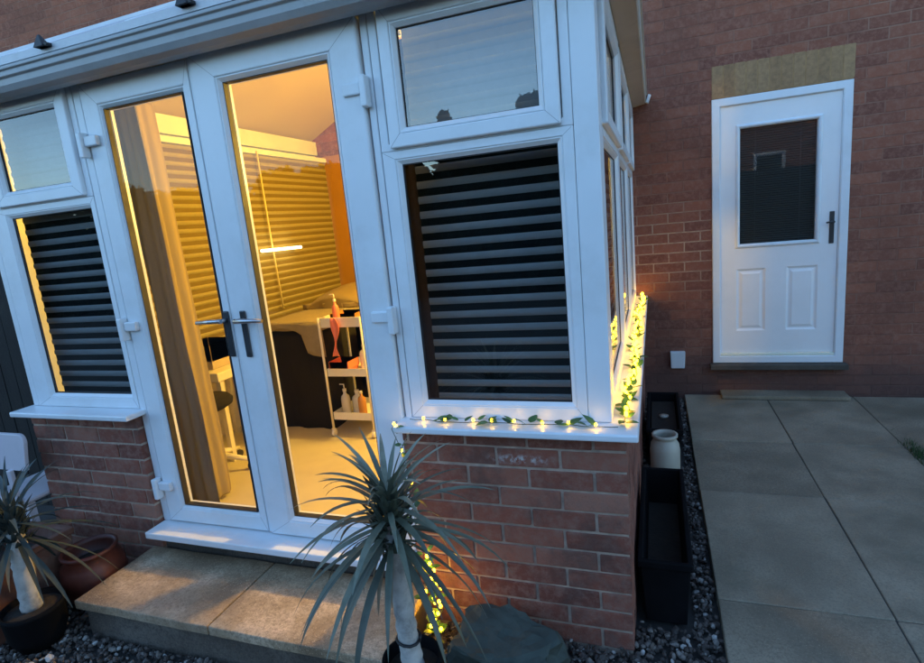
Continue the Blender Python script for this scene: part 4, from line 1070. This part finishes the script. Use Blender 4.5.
for (x, h, r) in ((-19, 3.2, 1.9), (-16.3, 3.55, 1.8), (-13.6, 3.3, 1.9), (-11, 3.0, 1.8), (-8.6, 3.2, 1.7), (-6.4, 3.0, 1.5), (-5.0, 3.3, .9), (-4.05, 3.9, .55), (-3.1, 3.3, .9), (-2.35, 4.1, .8), (-1.2, 3.2, 1.2), (-7.5, 3.2, 1.5), (-5.7, 3.1, 1.4), (-3.6, 3.1, 1.4), (-2.7, 3.15, 1.3), (-1.8, 3.1, 1.3), (.1, 3.1, 1.0)):
    tree(x, -8.0 + .3 * math.sin(x), h, r, int(x * 7) + 300, 'dark garden tree mirrored in the front window glass'); k += 1
bm = bm_new(); x = -22
while x < 8: box(bm, x, x + .115, -9.2, -9.18, -.05, 2.2, jit=.003); x += .12
tag(obj('boundary_fence', bm, M['fence']), 'dark boundary fence mirrored behind the trees in the window glass', 'fence')

nb = empty('neighbour_house', (5.0, -12, -.06), 'dark brick neighbouring house mirrored in the back door glass', 'house')
bm = bm_new(); box(bm, 1.0, 11.0, -18, -10.0, -.06, 4.9); uv_wall(bm); obj('wall', bm, M['house'], nb)
bm = bm_new(); v = [bm.verts.new(p) for p in ((.8, -9.8, 4.88), (11.2, -9.8, 4.88), (11.2, -18.2, 4.88), (.8, -18.2, 4.88), (.8, -14, 7.2), (11.2, -14, 7.2))]
for q in ((0, 1, 5, 4), (3, 4, 5, 2), (0, 4, 3), (1, 2, 5), (0, 3, 2, 1)): bm.faces.new([v[i] for i in q])
obj('roof', bm, M['fence'], nb)
bm = bm_new(); ring(bm, 2.85, 3.70, 2.08, 2.72, [(0, -.02), (0, .03), (.09, .03), (.09, -.02)], lambda u, v, o: Vector((u, -10.0 + o, v))); wn = obj('window', bm, M['upvc'], nb)
bm = bm_new(); box(bm, 2.935, 3.615, -9.998, -9.985, 2.165, 2.635); obj('pane', bm, M['black_cloth'], wn)

# ------------------------------------------------------------------ sky and light
w = bpy.data.worlds.new('World'); S.world = w; w.use_nodes = True
nt = w.node_tree; nt.nodes.clear()
out = nt.nodes.new('ShaderNodeOutputWorld'); bg = nt.nodes.new('ShaderNodeBackground'); sky = nt.nodes.new('ShaderNodeTexSky')
sky.sky_type = 'NISHITA'; sky.sun_disc = False
SUN_EL, SUN_ROT = R(11.0), R(20)
sky.sun_elevation = SUN_EL; sky.sun_rotation = SUN_ROT; sky.air_density = 1.0; sky.dust_density = 0.6; sky.ozone_density = 3.0
bg.inputs[1].default_value = 0.15
L(nt, sky.outputs[0], bg.inputs[0]); L(nt, bg.outputs[0], out.inputs[0])
sd = bpy.data.lights.new('sun', 'SUN'); sd.energy = 0.02; sd.angle = R(12); sd.color = (1.0, .85, .7)
so = bpy.data.objects.new('sun', sd); COL.objects.link(so)
dv = Vector((math.sin(SUN_ROT) * math.cos(SUN_EL), math.cos(SUN_ROT) * math.cos(SUN_EL), math.sin(SUN_EL)))
so.rotation_euler = dv.to_track_quat('Z', 'Y').to_euler(); so.location = (3, 10, 6)

S.render.engine = 'CYCLES'
c = S.cycles
c.use_denoising = True; c.max_bounces = 8; c.diffuse_bounces = 4; c.glossy_bounces = 4; c.transparent_max_bounces = 16; c.transmission_bounces = 4
c.sample_clamp_indirect = 4.0; c.caustics_reflective = False; c.caustics_refractive = False
try: c.denoiser = 'OPENIMAGEDENOISE'
except Exception: pass
S.view_settings.view_transform = 'Standard'; S.view_settings.look = 'None'; S.view_settings.exposure = 2.25; S.view_settings.gamma = 1.0
